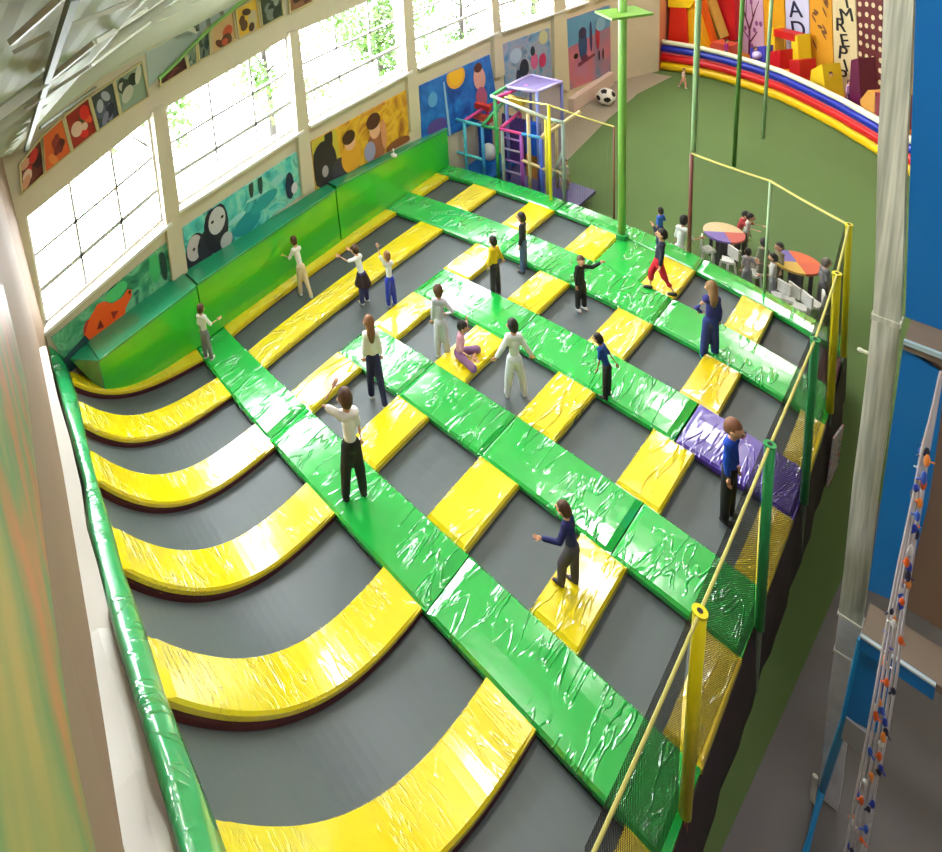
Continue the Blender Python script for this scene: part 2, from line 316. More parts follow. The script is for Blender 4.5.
for a, b in rv:
    d = (b - a); nrm = Vector((0, -d.z, d.y)); nrm = nrm if nrm.y > 0 else -nrm; nrm = nrm.normalized()
    for k in range(NS + 1):
        t = k / NS; v.append(a + d * t + nrm * .035 * sin(pi * t))
    v.append(b - nrm * .06); v.append(a - nrm * .06)
K = NS + 3
for i in range(len(rv) - 1):
    for k in range(K): f.append((i * K + k, (i + 1) * K + k, (i + 1) * K + (k + 1) % K, i * K + (k + 1) % K))
f += [list(range(K)), [len(v) - K + k for k in range(K)][::-1]]
o = new_obj('rim_mat', v, f, RIMG, smooth=True); tag(o, 'long green rim mat along the top of the near ramp', 'mat')
# ------------------------------------------------------------------ room shell
BW = .17
NWX = [-10.3, -9.2, -6.6, -5.1, -3.3, 0, 4.8]; NWY = [1.96, 1.58, 1.05, .71, .31, -.12, -.9]
def nearwall_y(x): return interp(x, NWX, NWY)
WX = -10.0
def quadwall(name, pts, thick, mat, label, n=None):
    m = MB(); P = [Vector(p) for p in pts]; nn = (P[1] - P[0]).cross(P[-1] - P[0]).normalized() * thick
    k = len(P); m.add(P + [p + nn for p in P], [list(range(k)), list(range(k, 2 * k))[::-1]] + [(i, (i + 1) % k, k + (i + 1) % k, k + i) for i in range(k)], mat)
    o = m.build(name); o['kind'] = 'structure'; o['label'] = label; return o
# near end wall (camera side) with white ledge
m = MB(); n = len(NWX); m.add([(x, y - d, z) for x, y in zip(NWX, NWY) for d in (0, .2) for z in (-1, 16)], [q for i in range(n - 1) for q in ((4 * i, 4 * i + 4, 4 * i + 5, 4 * i + 1), (4 * i + 2, 4 * i + 3, 4 * i + 7, 4 * i + 6), (4 * i + 1, 4 * i + 5, 4 * i + 7, 4 * i + 3))], TAN)
o = m.build('wall_near'); o['kind'] = 'structure'; o['label'] = 'tan end wall beside the camera above the ramp'
m = MB(); v = []
for (z, u, py, wo, wi, p, q) in lv:
    z = interp(u, [-4.6, -3.1, -1.6], [2.35, 2.7, 3.0]); A_ = AT(wi, py, z=z); B_ = AT(wo, py, z=z)
    v += [A_, B_ , Vector((B_.x, nearwall_y(B_.x) - .02, z)), A_ - Vector((0, 0, .12)), Vector((B_.x, nearwall_y(B_.x) - .02, z - .12))]
n = len(lv); f = []
for i in range(n - 1):
    a = 5 * i; b = a + 5; f += [(a, b, b + 1, a + 1), (a + 1, b + 1, b + 2, a + 2), (a + 2, b + 2, b + 4, a + 4), (a + 4, b + 4, b + 3, a + 3), (a + 3, b + 3, b, a)]
m.add(v, f + [(0, 1, 2, 4, 3), (5 * n - 5, 5 * n - 2, 5 * n - 1, 5 * n - 3, 5 * n - 4)], WHITE); o = m.build('trim_1'); o['kind'] = 'structure'; o['label'] = 'white ledge along the near wall above the ramp rim'
# dark gap strip below the ledge (ramp back board)
m = MB(); v = []
for (a, b), l in zip(rv, lv): v += [a + Vector((0, -.0, -.08)), Vector((a.x, a.y - .05, a.z - .1)), Vector((a.x, a.y, -.9)), Vector((a.x, a.y - .05, -.9))]
n = len(rv); m.add(v, [q for i in range(n - 1) for q in ((4 * i, 4 * i + 4, 4 * i + 5, 4 * i + 1), (4 * i, 4 * i + 2, 4 * i + 6, 4 * i + 4), (4 * i + 1, 4 * i + 5, 4 * i + 7, 4 * i + 3))], DARK)
tag(m.build('ramp_backboard'), 'dark board supporting the ramp behind the green rim mat', 'board')
# window wall
WINS = [[(26, 218), (151, 117), (165.4, 221), (46, 327)], [(166, 107), (288.5, 36), (297.7, 129.6), (179.3, 206.7)], [(299, 30), (401, -14), (406.8, 70.4), (309.5, 123)], [(411.5, -20), (488, -48), (493.6, 31.6), (417, 66.3)], [(496, -50), (576, -74), (584.7, 1.4), (500, 30)], [(586, -76), (640, -92), (650, -22), (595, -2)]]
wq = [[AT(*p, x=WX) for p in w] for w in WINS]
wm = MB(); z0, z1 = -1.2, 7.8
# strips of wall around openings: piecewise quads in (y,z)
def yz(y, z): return Vector((WX, y, z))
ring = []
prev_y_top = prev_y_bot = 1.7; prev = None
polys = []
P0t, P0b = yz(1.7, z1), yz(1.7, z0)
lastT, lastB = P0t, P0b; lastTR = None
for w in wq:
    TL, TR, BR, BL = w
    T = yz(TL.y, z1); B_ = yz(BL.y, z0)
    if lastTR is None: polys.append([lastB, B_, BL, TL, T, lastT])
    else: polys.append([lastB, B_, BL, TL, T, lastT, lastTR, lastBR])
    T2, B2 = yz(TR.y, z1), yz(BR.y, z0)
    polys.append([TL, TR, T2, T]); polys.append([B_, B2, BR, BL]); lastT, lastB, lastTR, lastBR = T2, B2, TR, BR
polys.append([lastB, yz(23, z0), yz(23, z1), lastT, lastTR, lastBR])
for P in polys:
    k = len(P); wm.add(P + [p + Vector((-.3, 0, 0)) for p in P], [list(range(k)), list(range(k, 2 * k))[::-1]] + [(i, (i + 1) % k, k + (i + 1) % k, k + i) for i in range(k)], WALLC)
o = wm.build('wall_window_side'); o['kind'] = 'structure'
quadwall('wall_window_side_far', [(-10, 23, -1.2), (-9.15, 24.9, -1.2), (-9.15, 24.9, 7.8), (-10, 23, 7.8)], -.3, WALLC, 'cream wall bending towards the inflatable')
quadwall('wall_corner', [(-9.15, 24.9, -1.2), (-9.6, 30.5, -1.2), (-9.6, 30.5, 7.8), (-9.15, 24.9, 7.8)], -.3, C(222, 150, 112), 'orange pink wall piece beside the inflatable')
FRM = plain('window_frame', (196, 198, 196), .5, var=.03)
for k, w in enumerate(wq):
    TL, TR, BR, BL = w; fm = MB(); fx = Vector((-.12, 0, 0))
    def q(a, b): # bilinear point in the window
        return TL.lerp(TR, a).lerp(BL.lerp(BR, a), b) + fx
    for a, b in (((0, 0), (1, 0)), ((1, 0), (1, 1)), ((1, 1), (0, 1)), ((0, 1), (0, 0))): fm.bar(q(*a), q(*b), .1, .1, WHITE, up=(1, 0, 0))
    o = fm.build('window_%d' % (k + 1)); o['kind'] = 'structure'; o['label'] = '%s tall bright window from the near corner, white frame' % ORD[k + 1]
    mm = MB()
    for a in (1 / 3, 2 / 3): mm.bar(q(a, 0), q(a, 1), .045, .06, FRM, up=(1, 0, 0))
    for b in (.38, .7): mm.bar(q(0, b), q(1, b), .05 if b < .5 else .08, .06, FRM, up=(1, 0, 0))
    mm.build('mullion', o); g = MB(); P = [q(0, 0), q(1, 0), q(1, 1), q(0, 1)]; g.add([p + Vector((.01, 0, 0)) for p in P], [(0, 1, 2, 3)], GLASS); g.build('glass', o)
    s = MB(); s.bar(BL + Vector((.05, -.08, -.03)), BR + Vector((.05, .08, -.03)), .16, .06, WHITE); o = s.build('trim_%d' % (k + 2)); o['kind'] = 'structure'; o['label'] = 'white window sill of the %s window' % ORD[k + 1]
# pilasters between windows
PIL = [[(153, 112), (165, 105), (188, 272), (173, 281)], [(290, 33), (298.5, 30), (315, 187), (303, 195)], [(402, -16), (411, -20), (421, 122), (411, 132)], [(489, -48), (495, -52), (505, 75), (496, 78)], [(553, -60), (563, -64), (570, 92), (555, 84)]]
for k, w in enumerate(PIL):
    P = [AT(*p, x=WX + .1) for p in w]; m = MB(); back = [p + Vector((-.12, 0, 0)) for p in P]
    m.add(P + back, [(0, 1, 2, 3), (0, 4, 5, 1), (1, 5, 6, 2), (2, 6, 7, 3), (3, 7, 4, 0)], WALLC); o = m.build('wall_pilaster_%d' % (k + 1)); o['kind'] = 'structure'; o['label'] = 'cream pilaster after the %s window' % ORD[k + 1]
# ceiling: sloping sheet roof + trusses
EY = [2.0, 2.9, 4.0, 4.72, 4.8, 6.8, 8.2, 30.5]; EZ = [4.95, 5.5, 5.9, 6.15, 6.9, 7.2, 7.3, 7.3]
SL = .56
def roofz(x, y): return interp(y, EY, EZ) + SL * (x + 10)
m = MB(); v = []; ys = [0.2 + .1 * i for i in range(50)] + [5.4 + i for i in range(26)]; xs = [-10.3, -6, -2, 2, 4.8]
for j, y in enumerate(ys):
    for x in xs: v.append((x, y, roofz(x, y) + (.012 if j % 2 and j < 50 else 0)))
nx = len(xs); m.add(v, [(j * nx + i, j * nx + i + 1, (j + 1) * nx + i + 1, (j + 1) * nx + i) for j in range(len(ys) - 1) for i in range(nx - 1)], ROOFM)
m.add([(4, -2, 5), (4, 31, 5), (4, 31, 13), (4, -2, 13), (9, -2, 8.8), (9, 31, 8.8)], [(0, 1, 2, 3)], ROOFM) if 0 else None
o = m.build('ceiling'); o['kind'] = 'structure'; o['label'] = 'sloping pale green-grey sheet roof'
# ------------------------------------------------------------------ floor
m = MB(); m.add([(-10.2, -3, -1), (5, -3, -1), (5, 31, -1), (-10.2, 31, -1), (-10.2, -3, -1.2), (5, -3, -1.2), (5, 31, -1.2), (-10.2, 31, -1.2)], [(0, 1, 2, 3), (7, 6, 5, 4), (0, 4, 5, 1), (1, 5, 6, 2), (2, 6, 7, 3), (3, 7, 4, 0)], TURF)
o = m.build('floor'); o['kind'] = 'structure'; o['label'] = 'olive green turf floor'
m = MB(); P = [(-1.22, -3), (5, -3), (5, 10.4), (-.9, 10.4), (-1.0, 9), (-1.12, 6.5), (-1.2, 5)]; k = len(P)
m.add([(x, y, -.994) for x, y in P] + [(x, y, -1.02) for x, y in P], [list(range(k))] + [(i, (i + 1) % k, k + (i + 1) % k, k + i) for i in range(k)], CONC); o = m.build('floor_concrete'); o['kind'] = 'structure'; o['label'] = 'grey brown concrete floor strip'
# bare floor along window wall far end
m = MB(); P = [(-10, 15), (-8.4, 15.4), (-8.8, 20), (-8.9, 22.5), (-8.6, 24.6), (-9.9, 24.6), (-10, 22)]; k = len(P)
m.add([(x, y, -.994) for x, y in P] + [(x, y, -1.02) for x, y in P], [list(range(k))] + [(i, (i + 1) % k, k + (i + 1) % k, k + i) for i in range(k)], C(150, 140, 124, rough=.7)); o = m.build('floor_border'); o['kind'] = 'structure'; o['label'] = 'bare grey floor along the murals'
# far wall
BN = (.6, .8, 0); BP0 = Vector((-10, 29.5, 0)); BD = Vector((.8, -.6, 0))
quadwall('wall_far', [BP0 + BD * -1 + Vector((0, 0, -1)), BP0 + BD * 18.5 + Vector((0, 0, -1)), BP0 + BD * 18.5 + Vector((0, 0, 17)), BP0 + BD * -1 + Vector((0, 0, 17))], -.2, C(196, 150, 60), 'far wall behind the inflatable hung with tall banners')
quadwall('wall_right', [(4.7, -3, -1), (4.7, 31, -1), (4.7, 31, 17), (4.7, -3, 17)], .2, C(120, 120, 110), 'plain wall on the far right beyond the frame')
# ------------------------------------------------------------------ padded green wall (three lengths)
def padded(pa, xa, pb, xb, label, left_px=None):
    a, b = AT(*pa, x=xa), AT(*pb, x=xb); m = MB()
    bl = Vector((a.x, a.y, .004)); br = Vector((b.x, b.y, .004)); bk = Vector((-.16, 0, 0))
    m.add([bl, br, b, a, bl + bk, br + bk, b + bk, a + bk], [(0, 1, 2, 3), (0, 3, 7, 4), (1, 5, 6, 2), (4, 7, 6, 5)], WALLG); o = m.build('padded_wall'); tag(o, label, 'padding', 'green padded wall lengths below the murals')
    l = MB(); up = Vector((0, 0, .03)); wa, wb = Vector((WX + .0, a.y, a.z)), Vector((WX + .0, b.y, b.z)); fr = Vector((.015, 0, 0))
    l.add([a + fr + up, b + fr + up, wb + up, wa + up, a + fr - up, b + fr - up, wb - up, wa - up], [(0, 1, 2, 3), (7, 6, 5, 4), (0, 4, 5, 1), (1, 5, 6, 2), (3, 7, 4, 0)], TEAL); c = l.build('ledge_pad', o)
    c['label'] = 'blue-green top pad'; t = MB(); t.tube([a + Vector((.02, 0, .02)), b + Vector((.02, 0, .02))], .012, RIMG, n=6); t.build('edge_piping', o).parent = c
    return o
padded((99, 360), -9.44, (196, 286), -9.44, 'green padded wall length nearest the camera, below the orange and green mural')
padded((197, 284), -9.5, (335, 190), -9.7, 'middle green padded wall length, below the round-faced friends mural')
padded((336, 187), -9.72, (447, 129), -9.9, 'far green padded wall length, below the golden mural')
m = MB(); a = AT(99, 360, x=-9.44); a2 = Vector((-9.9, 2.15, .95)); m.add([a, Vector((a.x, a.y, .25)), a2, Vector((WX, a.y, a.z)), a + Vector((0, -.02, 0)), Vector((a.x, a.y - .02, .25)), a2 + Vector((0, -.02, 0)), Vector((WX, a.y - .02, a.z))], [(0, 1, 2, 3), (7, 6, 5, 4), (0, 4, 5, 1), (1, 5, 6, 2), (2, 6, 7, 3), (3, 7, 4, 0)], TEAL)
tag(m.build('corner_pad'), 'small dark green corner pad at the ramp end of padded wall', 'padding')
m = MB(); p = AT(394, 157, z=1.36); m.ball(p + Vector((0, 0, .05)), (.09, .07, .05), WHITE); m.tube([p, p + Vector((.0, 0, .2))], .02, WHITE, r2=.008)
m.ball(p + Vector((0, 0, .2)), .03, WHITE); tag(m.build('white_toy'), 'small white toy lying on the ledge by the golden mural', 'toy')
# ------------------------------------------------------------------ murals and picture panels
def ell(cu, cv, ru, rv, n=18, a=0):
    return [(cu + ru * cos(t) * cos(a) - rv * sin(t) * sin(a), cv + ru * cos(t) * sin(a) + rv * sin(t) * cos(a)) for t in [2 * pi * k / n for k in range(n)]]
def panel(name, q, x, base, shapes, label, cat, group=None, th=.03, plane=None, frame=None):
    Q = [AT(*p, x=x) if plane is None else ATP(p[0], p[1], *plane) for p in q]
    nn = Vector((1, 0, 0)) if plane is None else -Vector(plane[1])
    m = MB(); b = [p - nn * th for p in Q]; m.add(Q + b, [(0, 1, 2, 3), (7, 6, 5, 4), (0, 4, 5, 1), (1, 5, 6, 2), (2, 6, 7, 3), (3, 7, 4, 0)], base)
    for i, (poly, mt) in enumerate(shapes):
        P = [Q[0].lerp(Q[1], min(1, max(0, u))).lerp(Q[3].lerp(Q[2], min(1, max(0, u))), min(1, max(0, w))) + nn * (.004 + .0015 * i) for u, w in poly]
        m.add(P, [list(range(len(P)))], mt)
    if frame:
        for a, c in zip(Q, Q[1:] + Q[:1]): m.bar(a + nn * .01, c + nn * .01, .03, .04, frame, up=nn)
    return tag(m.build(name), label, cat, group)
def mottle(name, cols, scale=2.5, dist=1.5):
    m, nt, b = nodes(name); L = nt.links.new; g = N(nt, 'ShaderNodeNewGeometry'); n = N(nt, 'ShaderNodeTexNoise', Scale=float(scale), Detail=4., Distortion=dist); L(g.outputs['Position'], n.inputs['Vector'])
    r = N(nt, 'ShaderNodeValToRGB'); L(n.outputs['Fac'], r.inputs[0]); e = r.color_ramp.elements
    for i, c in enumerate(cols):
        pos = .3 + .4 * i / (len(cols) - 1)
        if i < 2: e[i].position = pos; e[i].color = lin(c)
        else: k = e.new(pos); k.color = lin(c)
    L(r.outputs[0], b.inputs['Base Color']); b.inputs['Roughness'].default_value = .5; return m
MG = 'painted murals under the windows'
def child_fig(u, w, s, skin, hair, cloth, a=1.0):
    return [(ell(u, w + .42 * s, .11 * s * a, .2 * s), cloth), (ell(u, w, .085 * s * a, .14 * s), skin), (ell(u, w - .07 * s, .1 * s * a, .1 * s), hair)]
panel('mural', [(51.6, 338.4), (167.5, 242), (173, 277), (70, 372)], WX + .03, mottle('mural_green', [(20, 84, 78), (46, 140, 104), (110, 190, 150), (24, 96, 84)], 1.6),
      [(ell(.26, .6, .07, .36), C(190, 50, 50)), ([(.2, .95), (.2, .5), (.27, .25), (.36, .08), (.41, .14), (.46, .34), (.54, .4), (.6, .32), (.63, .4), (.62, .55), (.55, .7), (.5, .98)], C(236, 88, 22)), ([(.29, .62), (.34, .45), (.345, .7)], C(130, 30, 26)), ([(.43, .5), (.49, .62), (.43, .72)], C(150, 40, 26)), (ell(.32, .84, .02, .07), C(60, 20, 24)), (ell(.61, .42, .01, .05), BLACK), (ell(.52, .16, .09, .18), C(70, 190, 120)), (ell(.85, .35, .05, .4), C(60, 176, 110)), (ell(.93, .5, .03, .4), C(30, 60, 56)), ([(0, .6), (.2, .5), (.24, 1), (0, 1)], C(36, 78, 80))], 'green wall mural with a big orange painted shape, nearest the ramp', 'mural', MG)
panel('mural', [(183, 228), (296.8, 152), (301, 195), (188, 280)], WX + .03, mottle('mural_teal', [(40, 120, 120), (70, 190, 190), (140, 214, 196), (20, 130, 140)], 1.8),
      [(ell(.08, .62, .085, .38), C(36, 36, 48)), (ell(.07, .5, .06, .24), C(196, 190, 196)), (ell(.16, .62, .07, .3), C(40, 40, 58)), (ell(.25, .4, .1, .5), C(30, 30, 46)), (ell(.26, .28, .07, .26), C(196, 196, 204)), (ell(.32, .78, .05, .16), C(180, 182, 190)), (ell(.5, .75, .12, .2), C(20, 140, 150)), (ell(.66, .55, .12, .16, 18, .4), C(30, 150, 154)), (ell(.42, .5, .08, .06, 12, -.3), C(150, 216, 216)), (ell(.6, .34, .1, .04, 12, .3), C(150, 220, 216)), (ell(.8, .3, .07, .1), C(140, 206, 206)), (ell(.56, .1, .02, .2), C(30, 60, 54)), (ell(.64, .12, .02, .24), C(30, 70, 60)), (ell(.9, .6, .04, .3), C(24, 40, 70)), (ell(.94, .72, .03, .12), C(206, 200, 214)), (ell(.22, .24, .012, .03), BLACK), (ell(.3, .26, .012, .03), BLACK), (ell(.06, .5, .01, .03), BLACK), (ell(.1, .5, .01, .03), BLACK)], 'teal mural of two dark round-faced figures, between first and second pilasters', 'mural', MG)
panel('mural', [(311, 142), (406, 90.5), (409.5, 140), (316, 190)], WX + .03, mottle('mural_gold', [(150, 90, 30), (206, 150, 30), (226, 180, 50), (190, 120, 40)], 1.4),
      [([(0, 0), (.24, 0), (.25, 1), (0, 1)], C(196, 180, 60)), (ell(.1, .6, .12, .5), C(44, 34, 44)), (ell(.16, .1, .04, .25), C(40, 34, 30)), (ell(.24, .85, .08, .25), C(60, 50, 66)), (ell(.1, .72, .03, .12), C(160, 150, 160)), (ell(.36, .7, .1, .34), C(220, 160, 40)), (ell(.36, .42, .055, .15), C(226, 176, 140)), (ell(.35, .3, .065, .14), C(70, 34, 22)), (ell(.62, .78, .1, .34), C(150, 90, 60)), (ell(.55, .8, .06, .2), C(150, 150, 190)), (ell(.62, .4, .06, .2), C(230, 176, 140)), (ell(.61, .24, .075, .16), C(80, 40, 26)), (ell(.71, .6, .03, .3), C(210, 140, 100)), (ell(.86, .95, .14, .12), C(130, 70, 40))], 'golden mural of two painted children with brown hair', 'mural', MG)
panel('mural', [(419.5, 86), (489.6, 54.7), (499, 112), (423, 148)], WX + .03, mottle('mural_blue', [(20, 70, 160), (26, 104, 196), (40, 130, 214)], 1.5),
      [(ell(.48, .1, .13, .2), C(236, 170, 60)), (ell(.48, .08, .1, .16), C(246, 186, 40)), (ell(.8, .3, .085, .2), C(226, 166, 160)), (ell(.8, .12, .06, .08), C(90, 40, 40)), (ell(.79, .62, .08, .18), C(180, 90, 130)), ([(.3, .1), (.32, .1), (.34, 1), (.31, 1)], C(150, 190, 226)), (ell(.15, .3, .06, .12), C(90, 160, 220)), (ell(.18, .75, .12, .12), C(90, 70, 150))], 'blue mural with a yellow sun and a round painted face', 'mural', MG)
panel('mural', [(502.4, 44.3), (549, 28), (553, 84), (507, 108)], WX + .03, mottle('mural_lilac', [(70, 120, 170), (120, 160, 200), (160, 160, 190), (90, 130, 170)], 1.4),
      [(ell(.25, .25, .12, .12), C(170, 190, 220)), (ell(.4, .5, .1, .15), C(30, 40, 70)), (ell(.27, .62, .05, .14), C(30, 44, 80)), (ell(.62, .45, .08, .14), C(200, 90, 150)), (ell(.8, .5, .08, .12), C(190, 40, 100)), (ell(.6, .28, .05, .08), C(40, 60, 80)), (ell(.85, .12, .1, .12), C(200, 200, 160))], 'lilac blue mural with dark and pink dancing figures', 'mural', MG)
MK = mottle('mural_pink', [(96, 130, 170), (160, 120, 150), (196, 110, 130), (180, 120, 160)], .7, .4)
panel('mural', [(566.5, 19.4), (609.7, 5), (611, 73.5), (570, 90)], WX + .03, MK,
      [([(0, 0), (1, 0), (1, .3), (0, .4)], C(90, 150, 196)), (ell(.33, .42, .1, .24), C(40, 80, 130)), (ell(.33, .26, .09, .08), C(50, 50, 90)), (ell(.52, .35, .03, .22), C(60, 50, 100)), (ell(.68, .36, .05, .22), C(170, 30, 60)), (ell(.67, .2, .04, .05), C(50, 40, 60)), (ell(.16, .55, .05, .04), BLACK), (ell(.7, .66, .02, .08), C(60, 40, 60)), (ell(.8, .66, .02, .08), C(60, 40, 60)), ([(.2, .66), (.6, .6), (.6, .64), (.2, .72)], C(130, 60, 80)), (ell(.35, .62, .08, .05), C(110, 40, 80)), (ell(.75, .22, .12, .1), C(130, 180, 214))], 'pink and blue mural of painted people left of the tall green pillar', 'mural', MG)
panel('mural', [(621, -10), (648.5, -14), (649.7, 56.8), (623, 77)], WX + .03, MK,
      [([(0, 0), (1, 0), (1, .3), (0, .4)], C(150, 140, 150)), (ell(.2, .45, .06, .1), C(60, 50, 90)), (ell(.35, .5, .06, .08), C(50, 40, 80)), (ell(.6, .4, .07, .16), C(170, 50, 70)), (ell(.75, .35, .06, .18), C(190, 60, 80)), (ell(.85, .6, .03, .06), C(90, 50, 90)), (ell(.3, .66, .1, .03), C(120, 70, 110))], 'pink mural of small painted people right of the tall green pillar', 'mural', MG)
m = MB(); 
for (a, b) in (((571, 98), (611, 81)), ((623, 84), (651, 65))):
    A_, B_ = AT(*a, x=WX + .1), AT(*b, x=WX + .1); A_.z = B_.z = -.72; m.bar(A_, B_, .2, .5, PINKW)
tag(m.build('radiator_cover'), 'pinkish white low boxing along the wall under the pink murals', 'radiator')
PG = 'picture panels above the windows'
def blobs(cols, seed, n=5, s=1.):
    r = random.Random(seed); out = []
    for i in range(n): out.append((ell(.2 + .6 * r.random(), .2 + .65 * r.random(), (.1 + .14 * r.random()) * s, (.1 + .16 * r.random()) * s, 14, r.random()), cols[i % len(cols)]))
    return out
pics = [([(19.5, 164), (41, 137), (44, 174), (21.6, 194)], C(96, 40, 34), [C(190, 40, 40), C(206, 150, 120), C(60, 24, 24), C(220, 190, 170)], 'dark red picture panel with pale round shapes, first from the near corner'),
        ([(41.8, 136), (62, 117.5), (71, 152), (44.8, 173.5)], C(214, 96, 40), [C(120, 40, 40), C(90, 40, 36), C(226, 130, 60), C(150, 60, 50)], 'orange picture panel with a dark maroon shape, second from the near corner'),
        ([(64, 116), (88, 97), (97, 131.5), (72.5, 151)], C(150, 36, 26), [C(216, 40, 34), C(222, 190, 170), C(60, 80, 40), C(226, 80, 50)], 'bright red picture panel with small white shapes'),
        ([(89.5, 96.5), (112.5, 81), (119.5, 115), (98.5, 130.5)], C(66, 76, 78), [C(130, 130, 156), C(170, 176, 190), C(50, 54, 70), C(90, 96, 120)], 'dark grey picture panel with a pale blue-grey head shape'),
        ([(114, 80), (141.5, 62), (148.5, 96.5), (121, 114)], C(140, 158, 138), [C(60, 70, 56), C(190, 190, 176), C(40, 46, 40), C(206, 206, 190)], 'pale green picture panel with dark leafy shapes, beside the roof post'),
        ([(160, 77), (184, 54), (187.5, 68.5), (160, 86)], C(74, 40, 34), [C(120, 60, 50), C(60, 30, 30)], 'small dark brown wedge-shaped picture panel'),
        ([(185.5, 53), (195.5, 42), (197, 63), (188.8, 68)], C(120, 140, 120), [C(70, 90, 80), C(160, 170, 150)], 'narrow grey-green picture panel next to the wedge-shaped one'),
        ([(197, 40), (208.8, 26), (210, 55), (199, 61)], C(110, 126, 112), [C(56, 74, 66), C(40, 60, 56)], 'narrow picture panel with a dark green figure'),
        ([(211, 26), (232.5, 11), (236.5, 39.5), (211.5, 54)], C(206, 170, 120), [C(96, 56, 36), C(80, 50, 34), C(190, 80, 50)], 'cream picture panel with a brown star-like shape'),
        ([(235, 9.5), (256, -3), (260, 27.5), (238.5, 38.5)], C(222, 180, 60), [C(90, 60, 40), C(190, 176, 140), C(70, 50, 40)], 'yellow picture panel with brown shapes'),
        ([(258.5, -3), (279.5, -14), (283, 15.5), (262, 27)], C(60, 74, 56), [C(120, 130, 120), C(40, 50, 40), C(150, 160, 150)], 'dark green speckled picture panel'),
        ([(288, -18), (309, -28), (312, 2), (289.5, 13)], C(130, 90, 60), [C(60, 36, 28), C(200, 180, 150), C(80, 50, 40)], 'brown picture panel at the top edge above the third window')]
for i, (q, bc, cs, lb) in enumerate(pics): panel('picture_panel', q, WX + .03, bc, blobs(cs, i * 7 + 3, 6 if i != 5 else 3, .75 if i in (5, 6, 7) else 1), lb, 'picture', PG, frame=C(200, 186, 140))
m = MB(); P = [AT(*p, x=WX + .012) for p in [(149, 88), (160, 76), (195, 41), (240, 1), (236, -20), (170, -20), (143, 22)]]; k = len(P)
m.add(P + [p - Vector((.01, 0, 0)) for p in P], [list(range(k))] + [(i, (i + 1) % k, k + (i + 1) % k, k + i) for i in range(k)], GREYB); o = m.build('wall_gable'); o['kind'] = 'structure'; o['label'] = 'pale grey-blue upper wall patch under the roof'
m = MB(); m.tube([AT(*p, x=WX + .12) for p in [(159, 79), (175, 64), (195, 43), (215, 24), (240, 3), (262, -10)]], .035, PGREEN, n=8); tag(m.build('wall_pipe'), 'pale green pipe climbing along the picture panels', 'pipe')
# ------------------------------------------------------------------ roof steel
def rp(x, y, d=.1): return Vector((x, y, roofz(x, y) - d))
for j, x in enumerate((-9.2, -8.8, -8.3, -7.7, -7., -6.2, -5.3)):
    m = MB(); m.bar(Vector((x, .9, roofz(x, 1.2) - .3)), rp(x, 3.4, .1), .06, .1, STEEL); m.bar(rp(x, 3.4, .1), rp(x, 12, .1), .06, .1, STEEL)
    tag(m.build('roof_purlin'), 'pale steel roof purlin, %s out from the window wall' % ORD[j + 1], 'beam', 'pale roof purlins under the sheet roof')
def hit_roof(px, py, d=.12):
    r = ray(px, py).normalized(); t = 1.
    while t < 16:
        p = CAM + r * t
        if p.x < -10.25 or p.z > roofz(p.x, p.y) - d: break
        t += .02
    return p
BRC = [([(25, 152), (48, 76), (74, -4)], .1, STEELD, 'dark diagonal brace crossing the roof by the near corner'), ([(11, 42), (62, -3)], .07, STEEL, 'pale brace at the top left roof corner'), ([(14, 52), (50, 33)], .05, STEEL, 'short pale strut just left of the dark diagonal brace'),
       ([(30, 95), (95, 42), (165, -3)], .07, STEEL, 'long pale rail crossing behind the dark diagonal brace'), ([(26, 108), (90, 66), (150, 22)], .05, STEEL, 'thin pale rail just above the first picture panels'), ([(60, 30), (135, 0)], .05, STEEL, 'thin pale strut right of the dark diagonal brace near the top'), ([(40, 128), (100, 84)], .05, STEELD, 'grey strut over the red picture panel')]
for pts, w, mt, lb in BRC:
    m = MB(); P = [hit_roof(*p) for p in pts]
    for a, b in zip(P, P[1:]): m.bar(a, b, w * .55, w * .6, mt)
    tag(m.build('roof_brace'), lb, 'brace', None)
for pts, w, mt, lb in [([(143, 14), (197, 31)], .1, STEEL, 'thick pale steel bar over the grey-blue gable'), ([(197, 31), (193, -6)], .09, STEELD, 'steel hanger bar left of three over the grey-blue gable'), ([(209, 26), (204, -6)], .07, STEELD, 'steel hanger bar, middle of three over the grey-blue gable'), ([(222, 15), (217, -6)], .07, STEELD, 'steel hanger bar nearest the yellow picture panel')]:
    m = MB(); m.bar(AT(*pts[0], x=-9.75), AT(*pts[1], x=-9.75), w, .06, mt, up=(1, 0, 0)); tag(m.build('roof_brace'), lb, 'brace')
# near wall painted board close to the camera
m = MB(); pl = (Vector((0, nearwall_y(0) + .07, 0)), (.52 / 3.3, 1, 0))
q = [ATP(*p, *pl) for p in [(3, 285), (14, 330), (26, 380), (36, 470), (52, 600), (72, 740), (96, 852), (118, 960), (-160, 1100), (-160, 300)]]
GRAF = mottle('graffiti', [(150, 80, 46), (140, 118, 56), (60, 104, 56), (156, 84, 40), (92, 76, 50)], 2.4, .3); k = len(q)
m.add(q, [list(range(k))], GRAF); m.add(q + [p - Vector((0, .05, 0)) for p in q], [(i, (i + 1) % k, k + (i + 1) % k, k + i) for i in range(k)], C(92, 70, 46))  # board edges coloured dark to stand in for its shadow band
tag(m.build('painted_board'), 'blurred orange and green painted board on the near wall beside the camera', 'mural')
